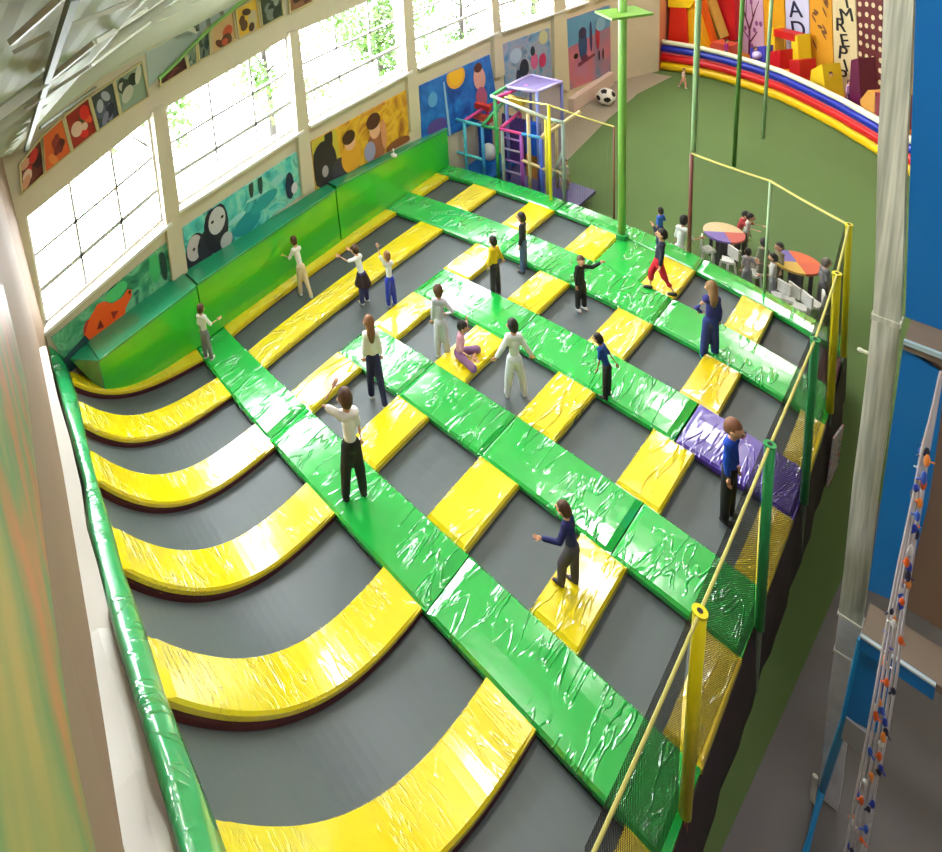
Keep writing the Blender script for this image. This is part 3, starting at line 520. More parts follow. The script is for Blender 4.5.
# ------------------------------------------------------------------ posts, ropes, nets
NL = {}
posts = [((680, 810), (700, 612), POSTY, 'thick yellow net post nearest the camera'), ((755, 625), (770, 445), POSTG, 'green net post beside the purple mat, second from the camera'), ((800, 500), (815, 340), POSTG, 'green net post third from the camera'), ((826, 410), (837, 274), POSTY, 'yellow net post beyond the two green ones'), ((840, 355), (849, 225), POSTY, 'yellow corner net post farthest from the camera')]
tops = []; bases = []
for k, (b, t, mt, lb) in enumerate(posts):
    B0 = AT(*b, z=-.02); T = ATP(t[0], t[1], B0, (.8, -.56, 0)); r = (.05, .045, .042, .045, .04)[k]
    o = root('net_post', (B0.x, B0.y, -1), lb, 'post', None); m = MB(); m.tube([B0 + Vector((.04, 0, 0)), T], r, mt, n=14); sl_ = m.build('padded_sleeve', o, True)
    m = MB(); m.tube([Vector((B0.x + .04, B0.y, -1)), B0 + Vector((.04, 0, .01))], .028, BROWNP if k == 0 else STEELD, n=8); c = m.build('lower_pipe', o)
    m = MB(); m.tube([T + Vector((0, 0, -.01)), T + Vector((0, 0, .015))], r + .008, mt, n=14); m.tube([T + Vector((0, 0, .01)), T + Vector((0, 0, .02))], .022, BLACK, n=10); m.build('cap', o).parent = sl_
    tops.append(T); bases.append(B0 + Vector((.04, 0, 0)))
N0t = AT(592, 856, x=tops[0].x - .01); N0t2 = N0t
def rope(a, b, label, sag=.02, r=.013, mt=ROPE):
    m = MB(); m.tube([a.lerp(b, t / 8) - Vector((0, 0, sag * 4 * (t / 8) * (1 - t / 8))) for t in range(9)], r, mt, n=6); return tag(m.build('net_rope'), label, 'rope', 'ropes along the top of the safety net')
RN = [N0t] + tops; RB = [Vector((N0t.x, N0t.y, -.02))] + bases
rl = ['thin rope running from the nearest yellow post out of the lower edge', 'rope between nearest yellow post and first green post', 'rope between the two green net posts', 'rope from third net post to the fourth', 'short rope between the two far yellow posts']
nl = ['dark net panel at the camera end before the first yellow post', 'dark net panel between nearest yellow post and first green post', 'dark net panel between the two green posts', 'dark net panel between third and fourth net posts', 'dark net panel between the two far yellow posts']
for k in range(5):
    rope(RN[k], RN[k + 1], rl[k]); m = MB(); v = []
    for j in range(9):
        t = j / 8; a = RB[k].lerp(RB[k + 1], t) + Vector((-.05, 0, 0)); b = Vector((-.05, 0, 0)) + RN[k].lerp(RN[k + 1], t) - Vector((0, 0, .02 * 4 * t * (1 - t)))
        for s in range(5): p = a.lerp(b, s / 4); v.append(p + Vector((.03 * sin(pi * s / 4) * sin(5 * t + k), 0, 0)))
    m.add(v, [(5 * j + s, 5 * j + 5 + s, 5 * j + 6 + s, 5 * j + 1 + s) for j in range(8) for s in range(4)], NET); tag(m.build('safety_net', smooth=True), nl[k], 'net', 'dark safety net panels')
# far side posts
def fpost(b, z, t, mt, r, label, z_b=-1., parts=None):
    B0 = AT(*b, z=z); T = ATP(t[0], t[1], B0, (.8, -.56, 0)); T = Vector((B0.x + (T.x - B0.x) * .3, B0.y, T.z)); m = MB(); m.tube([Vector((B0.x, B0.y, z_b)), T], r, mt, n=12)
    return B0, T, tag(m.build('net_post', smooth=True), label, 'post')
b5 = G(-7.4, 13.22); 
_, T548, _o = fpost((551, 200), 0, (548, 105), POSTY, .035, 'yellow net post at the front corner of the climbing frame')
_, T617, _o = fpost((614, 215), 0, (613, 127), BROWNP, .02, 'thin brown net post just left of the tall green pillar')
_, T690, _o = fpost((689, 252), 0, (690, 154), BROWNP, .035, 'reddish brown net post at the opening by the walking children')
_, T767, _o = fpost((764, 294), 0, (767, 182), POSTP, .022, 'thin pale green net post between the picnic tables')
TL_ = AT(505, 97, y=13.4)
FR = [(TL_, T548, 'yellow rope from the climbing frame to the corner post'), (T548, T617, 'yellow rope between corner post and tall green pillar'), (T690, T767, 'yellow rope left part of the net by the picnic tables'), (T767, tops[4], 'yellow rope right part of the net by the picnic tables')]
for a, b, lb in FR: rope(a, b, lb, .015, .02)
for a, b, lb in ((T690, T767, 'sheer net behind the far court edge, left of the pale post'), (T767, tops[4], 'sheer net behind the far court edge, right of the pale post'), (T548, T617, 'sheer net between the climbing frame and tall green pillar')):
    m = MB(); a0, b0 = Vector((a.x, a.y, -.05)), Vector((b.x, b.y, -.05)); m.add([a0, b0, b, a], [(0, 1, 2, 3)], NETF); tag(m.build('safety_net'), lb, 'net', 'sheer far safety net panels')
# tall green pillar with plate
B0 = AT(622, 238, z=0); o = root('tall_pillar', (B0.x, B0.y, 0), 'tall green pillar with a flat square plate, standing behind the wide green square mat', 'pillar')
m = MB(); m.tube([B0 + Vector((0, 0, -1)), B0 + Vector((-.02, 0, 9))], .075, PGREEN, n=16); m.build('shaft', o, True)
zt = ATP(616, 14, B0, (.8, -.56, 0)).z; m = MB(); m.box((B0.x, B0.y, zt), (.8, .6, .05), C(120, 170, 70), rz=.95); m.build('plate', o); m = MB(); m.tube([B0 + Vector((0, 0, -.05)), B0 + Vector((0, 0, .12))], .12, POSTG, n=16); m.build('foot_collar', o)
for b, z, mt, r, lb in [((734, 166), -1, C(84, 130, 60), .05, 'dark green pole standing on the turf, middle one of the three slim poles'), ((763, 138), -1, POSTP, .045, 'pale green pole on the turf, closest to the inflatable'), ((690, 250), 0, POSTP, .05, 'pale green slim pole rising above the brown net post')]:
    B0 = AT(*b, z=z); m = MB(); zz = -1 if z == -1 else T690.z; m.tube([Vector((B0.x, B0.y, zz)), Vector((B0.x, B0.y, 9))], r, mt, n=12); tag(m.build('slim_pole', smooth=True), lb, 'pole')
# ------------------------------------------------------------------ steel column and blue play tower on the right
o = root('steel_column', (-.63, 6.35, -1), 'tall galvanised steel clad column beside the blue tower', 'column')
def colbox(z0, z1, w, name, m_=ALU, d=.1):
    m = MB(); n = max(2, int((z1 - z0) / .5)); v = []
    for k in range(n + 1):
        z = z0 + (z1 - z0) * k / n; j = .004 * sin(k * 1.7) - max(0, z - 4.9) * .05
        v += [Vector((-.63 - w / 2 + j, 6.2, z)), Vector((-.63 + w / 2 + j, 6.2, z)), Vector((-.63 + w / 2 + j, 6.2 + d, z)), Vector((-.63 - w / 2 + j, 6.2 + d, z))]
    m.add(v, [(4 * k + i, 4 * k + (i + 1) % 4, 4 * k + 4 + (i + 1) % 4, 4 * k + 4 + i) for k in range(n) for i in range(4)] + [(0, 1, 2, 3), (4 * n + 3, 4 * n + 2, 4 * n + 1, 4 * n)], m_); return m.build(name, o)
colbox(-.9, 1.6, .15, 'lower_casing', plain('lower_steel', (226, 226, 236), .3, metal=0, var=.2, scale=8)); colbox(1.6, 4.86, .155, 'middle_casing'); colbox(4.9, 10.5, .15, 'upper_casing')
m = MB(); m.box((-.63, 6.25, 4.88), (.17, .12, .05), ALU); m.build('joint_band', o); m = MB(); m.box((-.63, 6.25, 1.62), (.165, .12, .03), WHITE); m.build('joint_band', o); m = MB(); m.box((-.63, 6.25, 1.15), (.16, .12, .03), WHITE); m.build('joint_band', o)
m = MB(); m.tube([(-.73, 6.16, -.6), (-.735, 6.16, -.85), (-.73, 6.15, -.95), (-.69, 6.14, -.95)], .022, WHITE, n=8); m.build('foot_hook', o)
m = MB(); hp = AT(868, 357, y=6.2); m.ball((-.76, 6.25, hp.z), .02, STEEL); m.box((-.735, 6.25, hp.z), (.06, .02, .02), STEEL); m.build('latch', o)
o = root('play_tower', (.4, 6, -1), 'blue and tan stepped play tower at the right edge', 'play tower')
def pt(px, y): return AT(*px, y=y)
def vpanel(pts, y, mt, name, th=.04, parent=o):
    P = [pt(p, y) for p in pts]; m = MB(); k = len(P); m.add(P + [p + Vector((0, th, 0)) for p in P], [list(range(k)), list(range(k, 2 * k))[::-1]] + [(i, (i + 1) % k, k + (i + 1) % k, k + i) for i in range(k)], mt); return m.build(name, parent)
z1 = pt((905, 341), 5.9).z; z2 = pt((862, 634), 5.6).z
def hslab(x0, x1, y0, y1, z, name, mt, th=.08):
    m = MB(); m.box(((x0 + x1) / 2, (y0 + y1) / 2, z - th / 2), (x1 - x0, y1 - y0, th), mt); return m.build(name, o)
m = MB(); P = [Vector((-.53, 6.2, z1)), Vector((2.36, 6.2, z1)), Vector((2.36, 6.2, 10.5)), Vector((-.84, 6.2, 10.5))]; m.add(P + [p + Vector((0, .04, 0)) for p in P], [(0, 1, 2, 3), (7, 6, 5, 4), (0, 4, 5, 1), (1, 5, 6, 2), (2, 6, 7, 3), (3, 7, 4, 0)], BLUEP); m.build('upper_panel', o)
hslab(-.495, 2.4, 5.9, 6.2, z1, 'upper_floor', TANF); m = MB(); m.bar((-.495, 5.89, z1), (2.4, 5.89, z1), .03, .035, C(170, 196, 206)); m.build('upper_edge', o)
vpanel([(903, 346), (944, 377), (939, 430), (928, 505), (914, 560), (906, 606), (868, 590)], 5.93, BLUEP, 'middle_panel'); m = MB(); m.box((.95, 6.05, (z1 + z2) / 2), (2.89, .03, z1 - z2 - .1), C(134, 108, 88)); m.build('back_panel', o)
hslab(-.495, 2.4, 5.6, 5.92, z2, 'lower_floor', TANF)
xe = pt((935, 690), 5.6).x; m = MB(); m.box(((-.495 + xe) / 2, 5.585, z2 - .07), (xe + .495, .03, .16), BLUEP); m.build('lower_edge', o); m = MB(); m.bar((-.495, 5.57, z2 + .015), (xe, 5.57, z2 + .015), .03, .02, C(190, 205, 210)); m.build('edge_trim', o)
P3 = [(862, 640), (893, 660), (880, 735), (846, 718)]; vpanel(P3, 5.66, BLUEP, 'lower_panel')
vpanel([(846, 718), (872, 738), (868, 762), (841, 738)], 5.64, C(150, 150, 158), 'grey_block')
m = MB(); m.tube([pt((862, 640), 5.75), pt((845, 720), 5.75), AT(822, 790, z=-.7), AT(803, 862, z=-1)], .028, BLUEK, n=8); m.build('corner_pipe', o)
# hanging ropes with coloured ties
o = root('rope_garland', (-.15, 5.2, -1), 'bundle of hanging ropes with orange and blue ties before the blue tower', 'rope')
gp = [(941, 372), (932, 420), (925, 450), (917, 500), (906, 560), (897, 610), (889, 670), (878, 730), (866, 790), (852, 870)]
rr = random.Random(5)
for s in range(5):
    pts = []
    for i, (x, y) in enumerate(gp):
        sp = interp(y, [372, 450, 600, 870], [.3, 3, 6.5, 9]) * (s - 2) / 1.6; pts.append(AT(x + sp + rr.uniform(-1, 1), y, y=5.15 + .02 * s))
    pts.append(Vector((pts[-1].x - .08, pts[-1].y, -.995))); m = MB(); m.tube(pts, .009, C(196, 190, 196), n=6); m.build('strand', o)
tc = [C(226, 96, 30), C(36, 60, 170), C(40, 40, 70), C(236, 140, 60), C(226, 226, 226), C(50, 90, 190)]
for k in range(64):
    y = 440 + 420 * (k + rr.random()) / 64; x = interp(y, [p[1] for p in gp], [p[0] for p in gp]) + rr.uniform(-1, 1) * interp(y, [420, 600, 870], [3, 8, 12])
    p = AT(x, y, y=5.12 + .1 * rr.random()); m = MB(); m.ball(p, (.015, .013, .03 + .03 * rr.random()), tc[k % 6], 8, 6); m.tube([p, p + Vector((rr.uniform(-.04, .04), -.01, rr.uniform(-.05, .02)))], .006, tc[k % 6], n=5); m.build('tie', o)
# ------------------------------------------------------------------ climbing frame
o = root('climbing_frame', (-9, 14.2, -1), 'multicoloured tubular climbing frame with blue mats and purple net top', 'climbing frame')
FY, BY = 13.55, 14.7
def tb(name, pts, col, r=.045, lb=None):
    m = MB(); m.tube([Vector(p) for p in pts], r, C(*col, rough=.35), n=8); c = m.build(name, o, True); return c
def ft(px, y=FY): return AT(*px, y=y)
cy, bl, gn, gy, pu, be, db, pk, yl_, re = (90, 200, 220), (60, 150, 210), (60, 160, 90), (150, 170, 160), (150, 70, 170), (200, 180, 130), (60, 90, 190), (200, 60, 130), (206, 196, 60), (200, 50, 60)
def down(px, y=FY, z=-1.): p = ft(px, y); return [p, Vector((p.x, p.y, z))]
for px, c in [((449, 118), bl), ((464, 121), cy), ((482, 126), bl), ((502, 130), gy), ((521, 133), pu), ((528, 114), be), ((541, 138), db), ((546, 118), yl_), ((563, 123), gy)]: tb('upright', down(px), c)
tb('upright', down((495, 98)), gn, .05)
for a, b, c in [((448, 117), (482, 126), cy), ((482, 126), (500, 129), gn), ((500, 129), (522, 134), pk), ((522, 134), (541, 138), bl), ((491, 96), (546, 118), (200, 206, 190)), ((546, 118), (564, 123), gy), ((451, 150), (484, 160), cy)]: tb('rail', [ft(a), ft(b)], c)
tb('rail', [ft((541, 138)), ft((564, 123)) + Vector((0, .8, 0))], be)
pa = [ft(p) for p in [(448, 117), (464, 121), (482, 126), (500, 129), (541, 138)]]
bk = [AT(*p, y=BY) for p in [(472, 103), (487, 106), (505, 100), (520, 112), (556, 122)]]
for a, b, c in zip(pa, bk, [db, pk, gn, pk, be]): tb('rail', [a, b], c); tb('upright', [b, Vector((b.x, b.y, -1))], c)
for a, b, c in zip(bk, bk[1:], [re, pk, gy, be]): tb('rail', [a, b], c)
zr = [AT(506, 87, y=14.3), AT(537, 92, y=14.3)]; zd = [AT(530, 75, y=16.2), AT(561.5, 82, y=16.2)]
for a, b in [(zr[0], zr[1]), (zr[1], zd[1]), (zd[1], zd[0]), (zd[0], zr[0])]: tb('rail', [a, b], (170, 160, 214))
for p in zr + zd: tb('upright', [p, Vector((p.x, p.y, -1))], (120, 130, 200))
m = MB(); m.add([zr[0], zr[1], zd[1], zd[0]], [(0, 1, 2, 3)], C(74, 56, 120)); m.build('roof_net', o)
m = MB(); m.add([zr[1], Vector((zr[1].x, zr[1].y, -.9)), Vector((zd[1].x, zd[1].y, -.9)), zd[1]], [(0, 1, 2, 3)], NETP); m.build('side_net', o)
tb('rail', [ft((491, 96)), zr[0]], gn); tb('rail', [ft((495, 98)), AT(527, 86, y=15.)], pk)
def mat_(name, c, d, col, rz=0): m = MB(); m.box(c, d, C(*col, rough=.4), rz); return m.build(name, o)
p = ft((465, 165)); mat_('floor_mat', (p.x - .1, 14.4, -.55), (1.5, 1.5, .12), (20, 110, 200))
mat_('floor_mat', (ft((522, 180)).x, 14.4, -.7), (2.2, 1.5, .1), (60, 50, 110))
mat_('roller', AT(481, 106, y=14.5), (.6, .16, .16), (210, 60, 50)); mat_('roller', AT(482, 117, y=14.4), (.6, .16, .16), (226, 90, 70)); mat_('roller', AT(514, 100, y=14.6), (.6, .2, .16), (226, 190, 60))
p = AT(533, 135, y=14.4); mat_('hanging_pad', (p.x, p.y, p.z - .1), (.34, .2, .9), (20, 80, 190)); p = AT(534, 165, y=14.5); mat_('hanging_pad', (p.x, p.y, p.z), (.34, .2, .7), (190, 130, 50))
p = AT(514, 120, y=14.6); mat_('back_pad', (p.x, p.y, p.z - .6), (.7, .06, 1.4), (86, 60, 130)); p = AT(480, 140, y=14.6); mat_('back_pad', (p.x, p.y, p.z), (.8, .06, 1.1), (40, 90, 190))
for k in range(4):
    p = AT(513, 140 + 11 * k, y=13.8); tb('rung', [p + Vector((-.25, 0, 0)), p + Vector((.25, 0, .03))], [(150, 110, 180), (180, 170, 200)][k % 2], .03)
tb('rail', [ft((522, 160)), ft((546, 170))], be); tb('rail', [ft((549, 168)), ft((565, 175))], be, .03); tb('brace', [ft((549, 185)), ft((563, 150))], gy, .025)
m = MB(); p = AT(489, 152, y=14.0); m.ball(p, (.2, .2, .26), C(236, 236, 240)); tag(m.build('white_bean_bag', smooth=True), 'white rounded bag inside the climbing frame', 'bag')
# football
p = AT(606, 97, z=-.72); R_ = .3; bmx = bmesh.new(); bmesh.ops.create_icosphere(bmx, subdivisions=4, radius=R_); me = bpy.data.meshes.new('football'); bmx.to_mesh(me); bmx.free()
me.materials.append(WHITE); me.materials.append(BLACK); gold = (1 + 5 ** .5) / 2; ic = [Vector(v).normalized() for s in (1, -1) for t in (1, -1) for v in ((0, s, t * gold), (s, t * gold, 0), (t * gold, 0, s))]
for pl_ in me.polygons: pl_.material_index = 1 if max(pl_.center.normalized().dot(i) for i in ic) > .945 else 0; pl_.use_smooth = True
fo = bpy.data.objects.new('football', me); COL.objects.link(fo); fo.location = (p.x, p.y, -1 + R_); tag(fo, 'huge black and white football on the floor behind the green pillar', 'ball')
#PART3
# ------------------------------------------------------------------ inflatable playground
io_ = root('inflatable_playground', (-6, 24.5, -1), 'large inflatable playground with yellow, red, blue and white striped front', 'inflatable')
fl = [AT(*p, z=-1) for p in [(660, 71), (690, 75.5), (720, 82.5), (750, 92), (775, 101), (800, 113), (830, 129), (860, 147), (890, 166), (925, 190)]]
hts = [1.2, 1.15, 1.1, 1.08, 1.05, 1.02, 1., .98, .95, .93]
def off(i):
    a, b = fl[max(0, i - 1)], fl[min(len(fl) - 1, i + 1)]; d = (b - a).normalized(); return Vector((-d.y, d.x, 0))
for nm, c, t, r in (('yellow_tube', (238, 196, 20), .14, .17), ('red_tube', (206, 24, 30), .42, .15), ('pink_tube', (226, 90, 100), .58, .07), ('blue_tube', (24, 44, 160), .72, .14), ('white_tube', (226, 226, 200), .93, .09)):
    m = MB(); m.tube([p + off(i) * .2 + Vector((0, 0, hts[i] * t)) for i, p in enumerate(fl)], r, C(*c, rough=.3), n=12); m.build(nm, io_, True)
def bx(name, px, z, dy, size, col, rz=-.6, zb=None):
    p = AT(*px, z=z); m = MB(); m.box((p.x, p.y, p.z), size, C(*col, rough=.35), rz); return m.build(name, io_)
m = MB(); P = [p + off(i) * .3 + Vector((0, 0, .35)) for i, p in enumerate(fl)]; Q = [p + off(i) * 3.2 + Vector((0, 0, .35)) for i, p in enumerate(fl)]; n = len(P)
m.add(P + Q, [(i, i + 1, n + i + 1, n + i) for i in range(n - 1)], C(206, 130, 40)); m.build('bouncy_floor', io_)
m = MB(); v = []
for i, p in enumerate(fl):
    q = p + off(i) * 3.0
    if i >= 1: v.append(q)
for z, r, c in ((.9, .2, (196, 140, 30)), (1.3, .18, (170, 30, 40)), (1.65, .17, (30, 50, 130))):
    mm = MB(); mm.tube([q + Vector((0, 0, z - .3)) for q in v], r, C(*c), n=10); mm.build('back_tube', io_, True)
def PI_(px, k, back): # point on a vertical plane set back from front segment k
    a = fl[k] + off(k) * back; return ATP(px[0], px[1], a, off(k))
def polyb(name, pxs, k, back, col, th=.3):
    P = [PI_(p, k, back) for p in pxs]; n_ = off(k) * th; m = MB(); q = len(P)
    m.add(P + [p + n_ for p in P], [list(range(q)), list(range(q, 2 * q))[::-1]] + [(i, (i + 1) % q, q + (i + 1) % q, q + i) for i in range(q)], C(*col, rough=.35)); return m.build(name, io_)
polyb('red_tower', [(668, 45), (670, 6), (686, 6), (688, 46)], 0, .7, (214, 40, 16), .8)
polyb('yellow_top', [(668, 7), (668, -8), (700, -8), (690, 8)], 0, .65, (240, 200, 20), .8)
polyb('yellow_post', [(686, 48), (684, 0), (692, 0), (708, 52)], 1, .8, (238, 180, 20), .4)
polyb('orange_slide_side', [(700, 50), (688, -6), (698, -6), (716, 48)], 1, 1.2, (230, 100, 24), .5)
polyb('slide_lane', [(712, 42), (694, -8), (706, -8), (722, 38)], 2, 1.5, (206, 170, 80), .4)
polyb('slide_divider', [(717, 42), (700, -8), (702, -8), (720, 40)], 2, 1.45, (110, 90, 30), .1)
polyb('red_backing', [(722, 40), (706, -8), (735, -8), (735, 40)], 2, 2., (200, 26, 36), .4)
polyb('red_step', [(706, 50), (712, 42), (730, 46), (729, 57)], 2, 1., (216, 90, 70), .5)
polyb('gold_wall', [(764, 60), (763, -8), (785, -8), (787, 70)], 5, 2.2, (226, 176, 20), .3)
polyb('yellow_pillar', [(770, 55), (770, 28), (774, 28), (775, 58)], 4, 1., (240, 200, 40), .35)
polyb('red_lintel', [(773, 36), (773, 29), (795, 35), (795, 42)], 4, 1., (190, 26, 26), .35)
polyb('yellow_pillar', [(792, 62), (791, 35), (797, 35), (799, 66)], 5, .9, (236, 206, 40), .4)
polyb('red_block', [(768, 72), (767, 52), (780, 50), (780, 78)], 5, .5, (196, 24, 34), .5)
polyb('red_block', [(790, 84), (789, 60), (799, 60), (801, 88)], 5, .5, (190, 24, 30), .5)
polyb('gold_step', [(779, 80), (779, 68), (791, 73), (791, 85)], 5, .6, (226, 170, 40), .5)
polyb('blue_figure', [(750, 66), (750, 48), (765, 46), (765, 70)], 4, .7, (70, 70, 190), .4)
polyb('yellow_cone', [(809, 92), (811, 70), (822, 64), (826, 98)], 6, .5, (232, 196, 40), .5)
polyb('maroon_pillar', [(848, 110), (851, 60), (858, 58), (862, 116)], 7, .5, (90, 20, 60), .4)
polyb('orange_slide', [(862, 116), (860, 100), (868, 90), (876, 96), (876, 122)], 8, .3, (206, 150, 70), .6)
polyb('plum_block', [(874, 124), (875, 92), (890, 96), (892, 130)], 8, .3, (130, 50, 66), .5)
for k, (px, b, c, r) in enumerate([((785, 56), 1., (70, 50, 170), .2), ((700, 42), .8, (60, 60, 70), .16), ((757, 55), .8, (200, 190, 230), .14)]):
    p = PI_(px, 5 if px[0] > 770 else 3, b); m = MB(); m.ball(p, r, C(*c)); m.build('ball_ornament', io_, True)
# banners on the far wall
FPL = (BP0 + Vector((-.05 * .6, -.05 * .8, 0)), BN)
r = random.Random(3)
tree = []
def ln(a, b, w): 
    d = (b[0] - a[0], b[1] - a[1]); L_ = math.hypot(*d) or 1; nx_, ny_ = -d[1] / L_ * w, d[0] / L_ * w * .5
    return [(a[0] + nx_, a[1] + ny_), (b[0] + nx_ * .6, b[1] + ny_ * .6), (b[0] - nx_ * .6, b[1] - ny_ * .6), (a[0] - nx_, a[1] - ny_)]
TM = C(90, 30, 60)
for a, b, w in [((.5, 1), (.52, .55), .05), ((.52, .6), (.3, .3), .035), ((.52, .6), (.75, .3), .035), ((.52, .8), (.8, .6), .03), ((.4, .45), (.2, .15), .02), ((.4, .45), (.45, .1), .02), ((.66, .4), (.6, .1), .02), ((.66, .4), (.9, .15), .02), ((.52, .75), (.25, .6), .025)]: tree.append((ln(a, b, w), TM))
for k in range(12): tree.append((ell(r.random() * .9 + .05, r.random() * .9 + .05, .06, .04, 8), C(150, 90, 150)))
BG = 'tall banners on the far wall'
panel('banner', [(735, -12), (762, -10), (764, 62), (736, 50)], 0, C(222, 190, 222), tree, 'pale pink banner with a dark branching tree', 'banner', BG, plane=FPL)
panel('banner', [(763, -12), (784, -10), (786, 72), (765, 62)], 0, C(216, 160, 24), [], 'plain golden banner between the tree and the lettered white banner', 'banner', BG, plane=FPL)
r = random.Random(9)
orn = [(ell(.15 + .7 * r.random(), .04 + .92 * r.random(), .12, .018, 8, r.random() * .5), C(110, 70, 40)) for k in range(16)]
panel('banner', [(809, -12), (831, -10), (834, 92), (811, 82)], 0, C(206, 146, 30), orn, 'golden banner with small brown leaf marks', 'banner', BG, plane=FPL)
dots = [(ell(.12 + .25 * (k % 4) + .05 * r.random(), .04 + .085 * (k // 4) + .02 * r.random(), .07, .022, 10), C(206, 190, 150)) for k in range(44)]
panel('banner', [(856, -12), (883, -10), (886, 116), (860, 102)], 0, C(90, 24, 28), dots, 'dark red banner with pale dots', 'banner', BG, plane=FPL)
panel('banner', [(884, -12), (900, -10), (902, 122), (887, 114)], 0, C(96, 80, 70), [], 'grey brown banner next to the steel column', 'banner', BG, plane=FPL)
def lettered(q, base, letters, label, colr):
    o = panel('banner', q, 0, base, [], label, 'banner', BG, plane=FPL)
    Q = [ATP(p[0], p[1], *FPL) for p in q]
    ex = Vector(BD); nrm = -Vector(BN)
    for ch, u, w, size, rot in letters:
        cu = bpy.data.curves.new('letter', 'FONT'); cu.body = ch; cu.size = size; cu.align_x = 'CENTER'; cu.align_y = 'CENTER'; cu.extrude = .01
        t = bpy.data.objects.new('letter', cu); COL.objects.link(t); dg = bpy.context.evaluated_depsgraph_get(); me = bpy.data.meshes.new_from_object(t.evaluated_get(dg)); bpy.data.objects.remove(t)
        me.materials.clear(); me.materials.append(colr); lo = bpy.data.objects.new('letter', me); COL.objects.link(lo); lo.parent = o
        P = Q[0].lerp(Q[1], u).lerp(Q[3].lerp(Q[2], u), w) + nrm * .015
        lo.matrix_local = Matrix.Translation(P - o.location) @ Matrix((ex, (0, 0, 1), nrm)).transposed().to_4x4() @ Matrix.Rotation(rot, 4, 'Z')
    return o
INK = C(20, 22, 60)
lettered([(785, -12), (808, -10), (811, 82), (787, 72)], C(196, 200, 226), [('A', .45, .24, .8, .25), ('D', .55, .46, .8, .25), ('D', .5, .72, .6, .2)], 'white banner with big dark letters A and D', INK)
lettered([(832, -12), (855, -10), (859, 102), (835, 92)], C(200, 184, 140), [('I', .65, .12, .55, .3), ('M', .62, .24, .6, .3), ('R', .35, .34, .6, .1), ('E', .5, .48, .6, .3), ('P', .4, .6, .62, 0), ('I', .52, .71, .55, .4), ('P', .38, .82, .6, .2)], 'cream banner with a column of dark letters', BLACK)
# ------------------------------------------------------------------ picnic tables
def table(px, label, cols, z=-.28, R_=.37, rz=0.):
    p = AT(*px, z=z); o = root('picnic_table', (p.x, p.y, -1), label, 'table', 'round picnic tables behind the court', rz); n = 32
    for k, c in enumerate(cols):
        m = MB(); v = [Vector((0, 0, .72))]; h = n // len(cols); v += [Vector((R_ * cos(2 * pi * (k * h + i) / n), R_ * sin(2 * pi * (k * h + i) / n), .72)) for i in range(h + 1)]; q = len(v)
        m.add(v + [w - Vector((0, 0, .05)) for w in v], [list(range(q)), list(range(q, 2 * q))[::-1]] + [(i, (i + 1) % q, q + (i + 1) % q, q + i) for i in range(q)], C(*c)); c_ = m.build('tabletop_segment'); c_.parent = o; c_.location = (0, 0, 0)
        me = c_.data
        lo = Vector(((min(w.x for w in v) + max(w.x for w in v)) / 2, (min(w.y for w in v) + max(w.y for w in v)) / 2, .67)); c_.location = lo
    for k in range(4):
        a = pi / 4 + k * pi / 2; m = MB(); m.tube([(.24 * cos(a), .24 * sin(a), .68), (.24 * cos(a), .24 * sin(a), 0)], .035, C(60, 44, 70), n=8); c_ = new_obj('leg', m.v, m.f, m.mats, o, m.m)
    m = MB(); m.tube([(.0, .0, .0), (0, 0, .66)], .1, C(64, 48, 78), n=16); new_obj('pedestal', m.v, m.f, m.mats, o, m.m)
    return o, p
t1, p1 = table((724, 232), 'round picnic table with cream, violet and red top, left one', [(200, 180, 140), (120, 100, 170), (190, 90, 80), (200, 176, 130)], rz=2.2)
t2, p2 = table((797, 262), 'round picnic table with orange, yellow and violet top, right one', [(214, 100, 60), (110, 100, 170), (220, 180, 80), (206, 90, 60)], rz=.6)
stl = None
def stool(px, z, label, first=[None]):
    p = AT(*px, z=z)
    if first[0] is None:
        o = root('plastic_stool', (p.x, p.y, -1), label, 'stool', 'white plastic stools by the picnic tables'); h = .42
        m = MB(); m.tube([(0, 0, h - .05), (0, 0, h)], .15, WHITE, n=4, r2=.14); new_obj('seat', m.v, m.f, m.mats, o, m.m)
        for k in range(4):
            a = pi / 4 + k * pi / 2; m = MB(); m.tube([(.11 * cos(a), .11 * sin(a), h - .04), (.15 * cos(a), .15 * sin(a), 0)], .02, WHITE, n=6); new_obj('leg', m.v, m.f, m.mats, o, m.m)
        m = MB(); m.box((0, .12, h + .13), (.24, .03, .26), WHITE); new_obj('backrest', m.v, m.f, m.mats, o, m.m)
        first[0] = o; return o
    s = first[0]; o = s.copy(); COL.objects.link(o); o.location = (p.x, p.y, -1); o['label'] = label
    for ch in list(s.children): c = ch.copy(); COL.objects.link(c); c.parent = o
    return o
for px, lb, rz in [((708, 249), 'white plastic stool left of the left picnic table', 2.6), ((728, 260), 'white plastic stool in front of the left picnic table', .3), ((755, 273), 'white plastic stool beside the kids between the two tables', 1.2), ((779, 296), 'white plastic stool left front of the right picnic table', .4), ((788, 298), 'white plastic stool in front of the right picnic table', .2), ((800, 307), 'white plastic stool behind the green edge strip, second from the corner', .1), ((815, 304), 'white plastic stool closest to the yellow corner posts', -.4)]:
    s_ = stool(px, -.6, lb); s_.rotation_euler.z = rz - .8
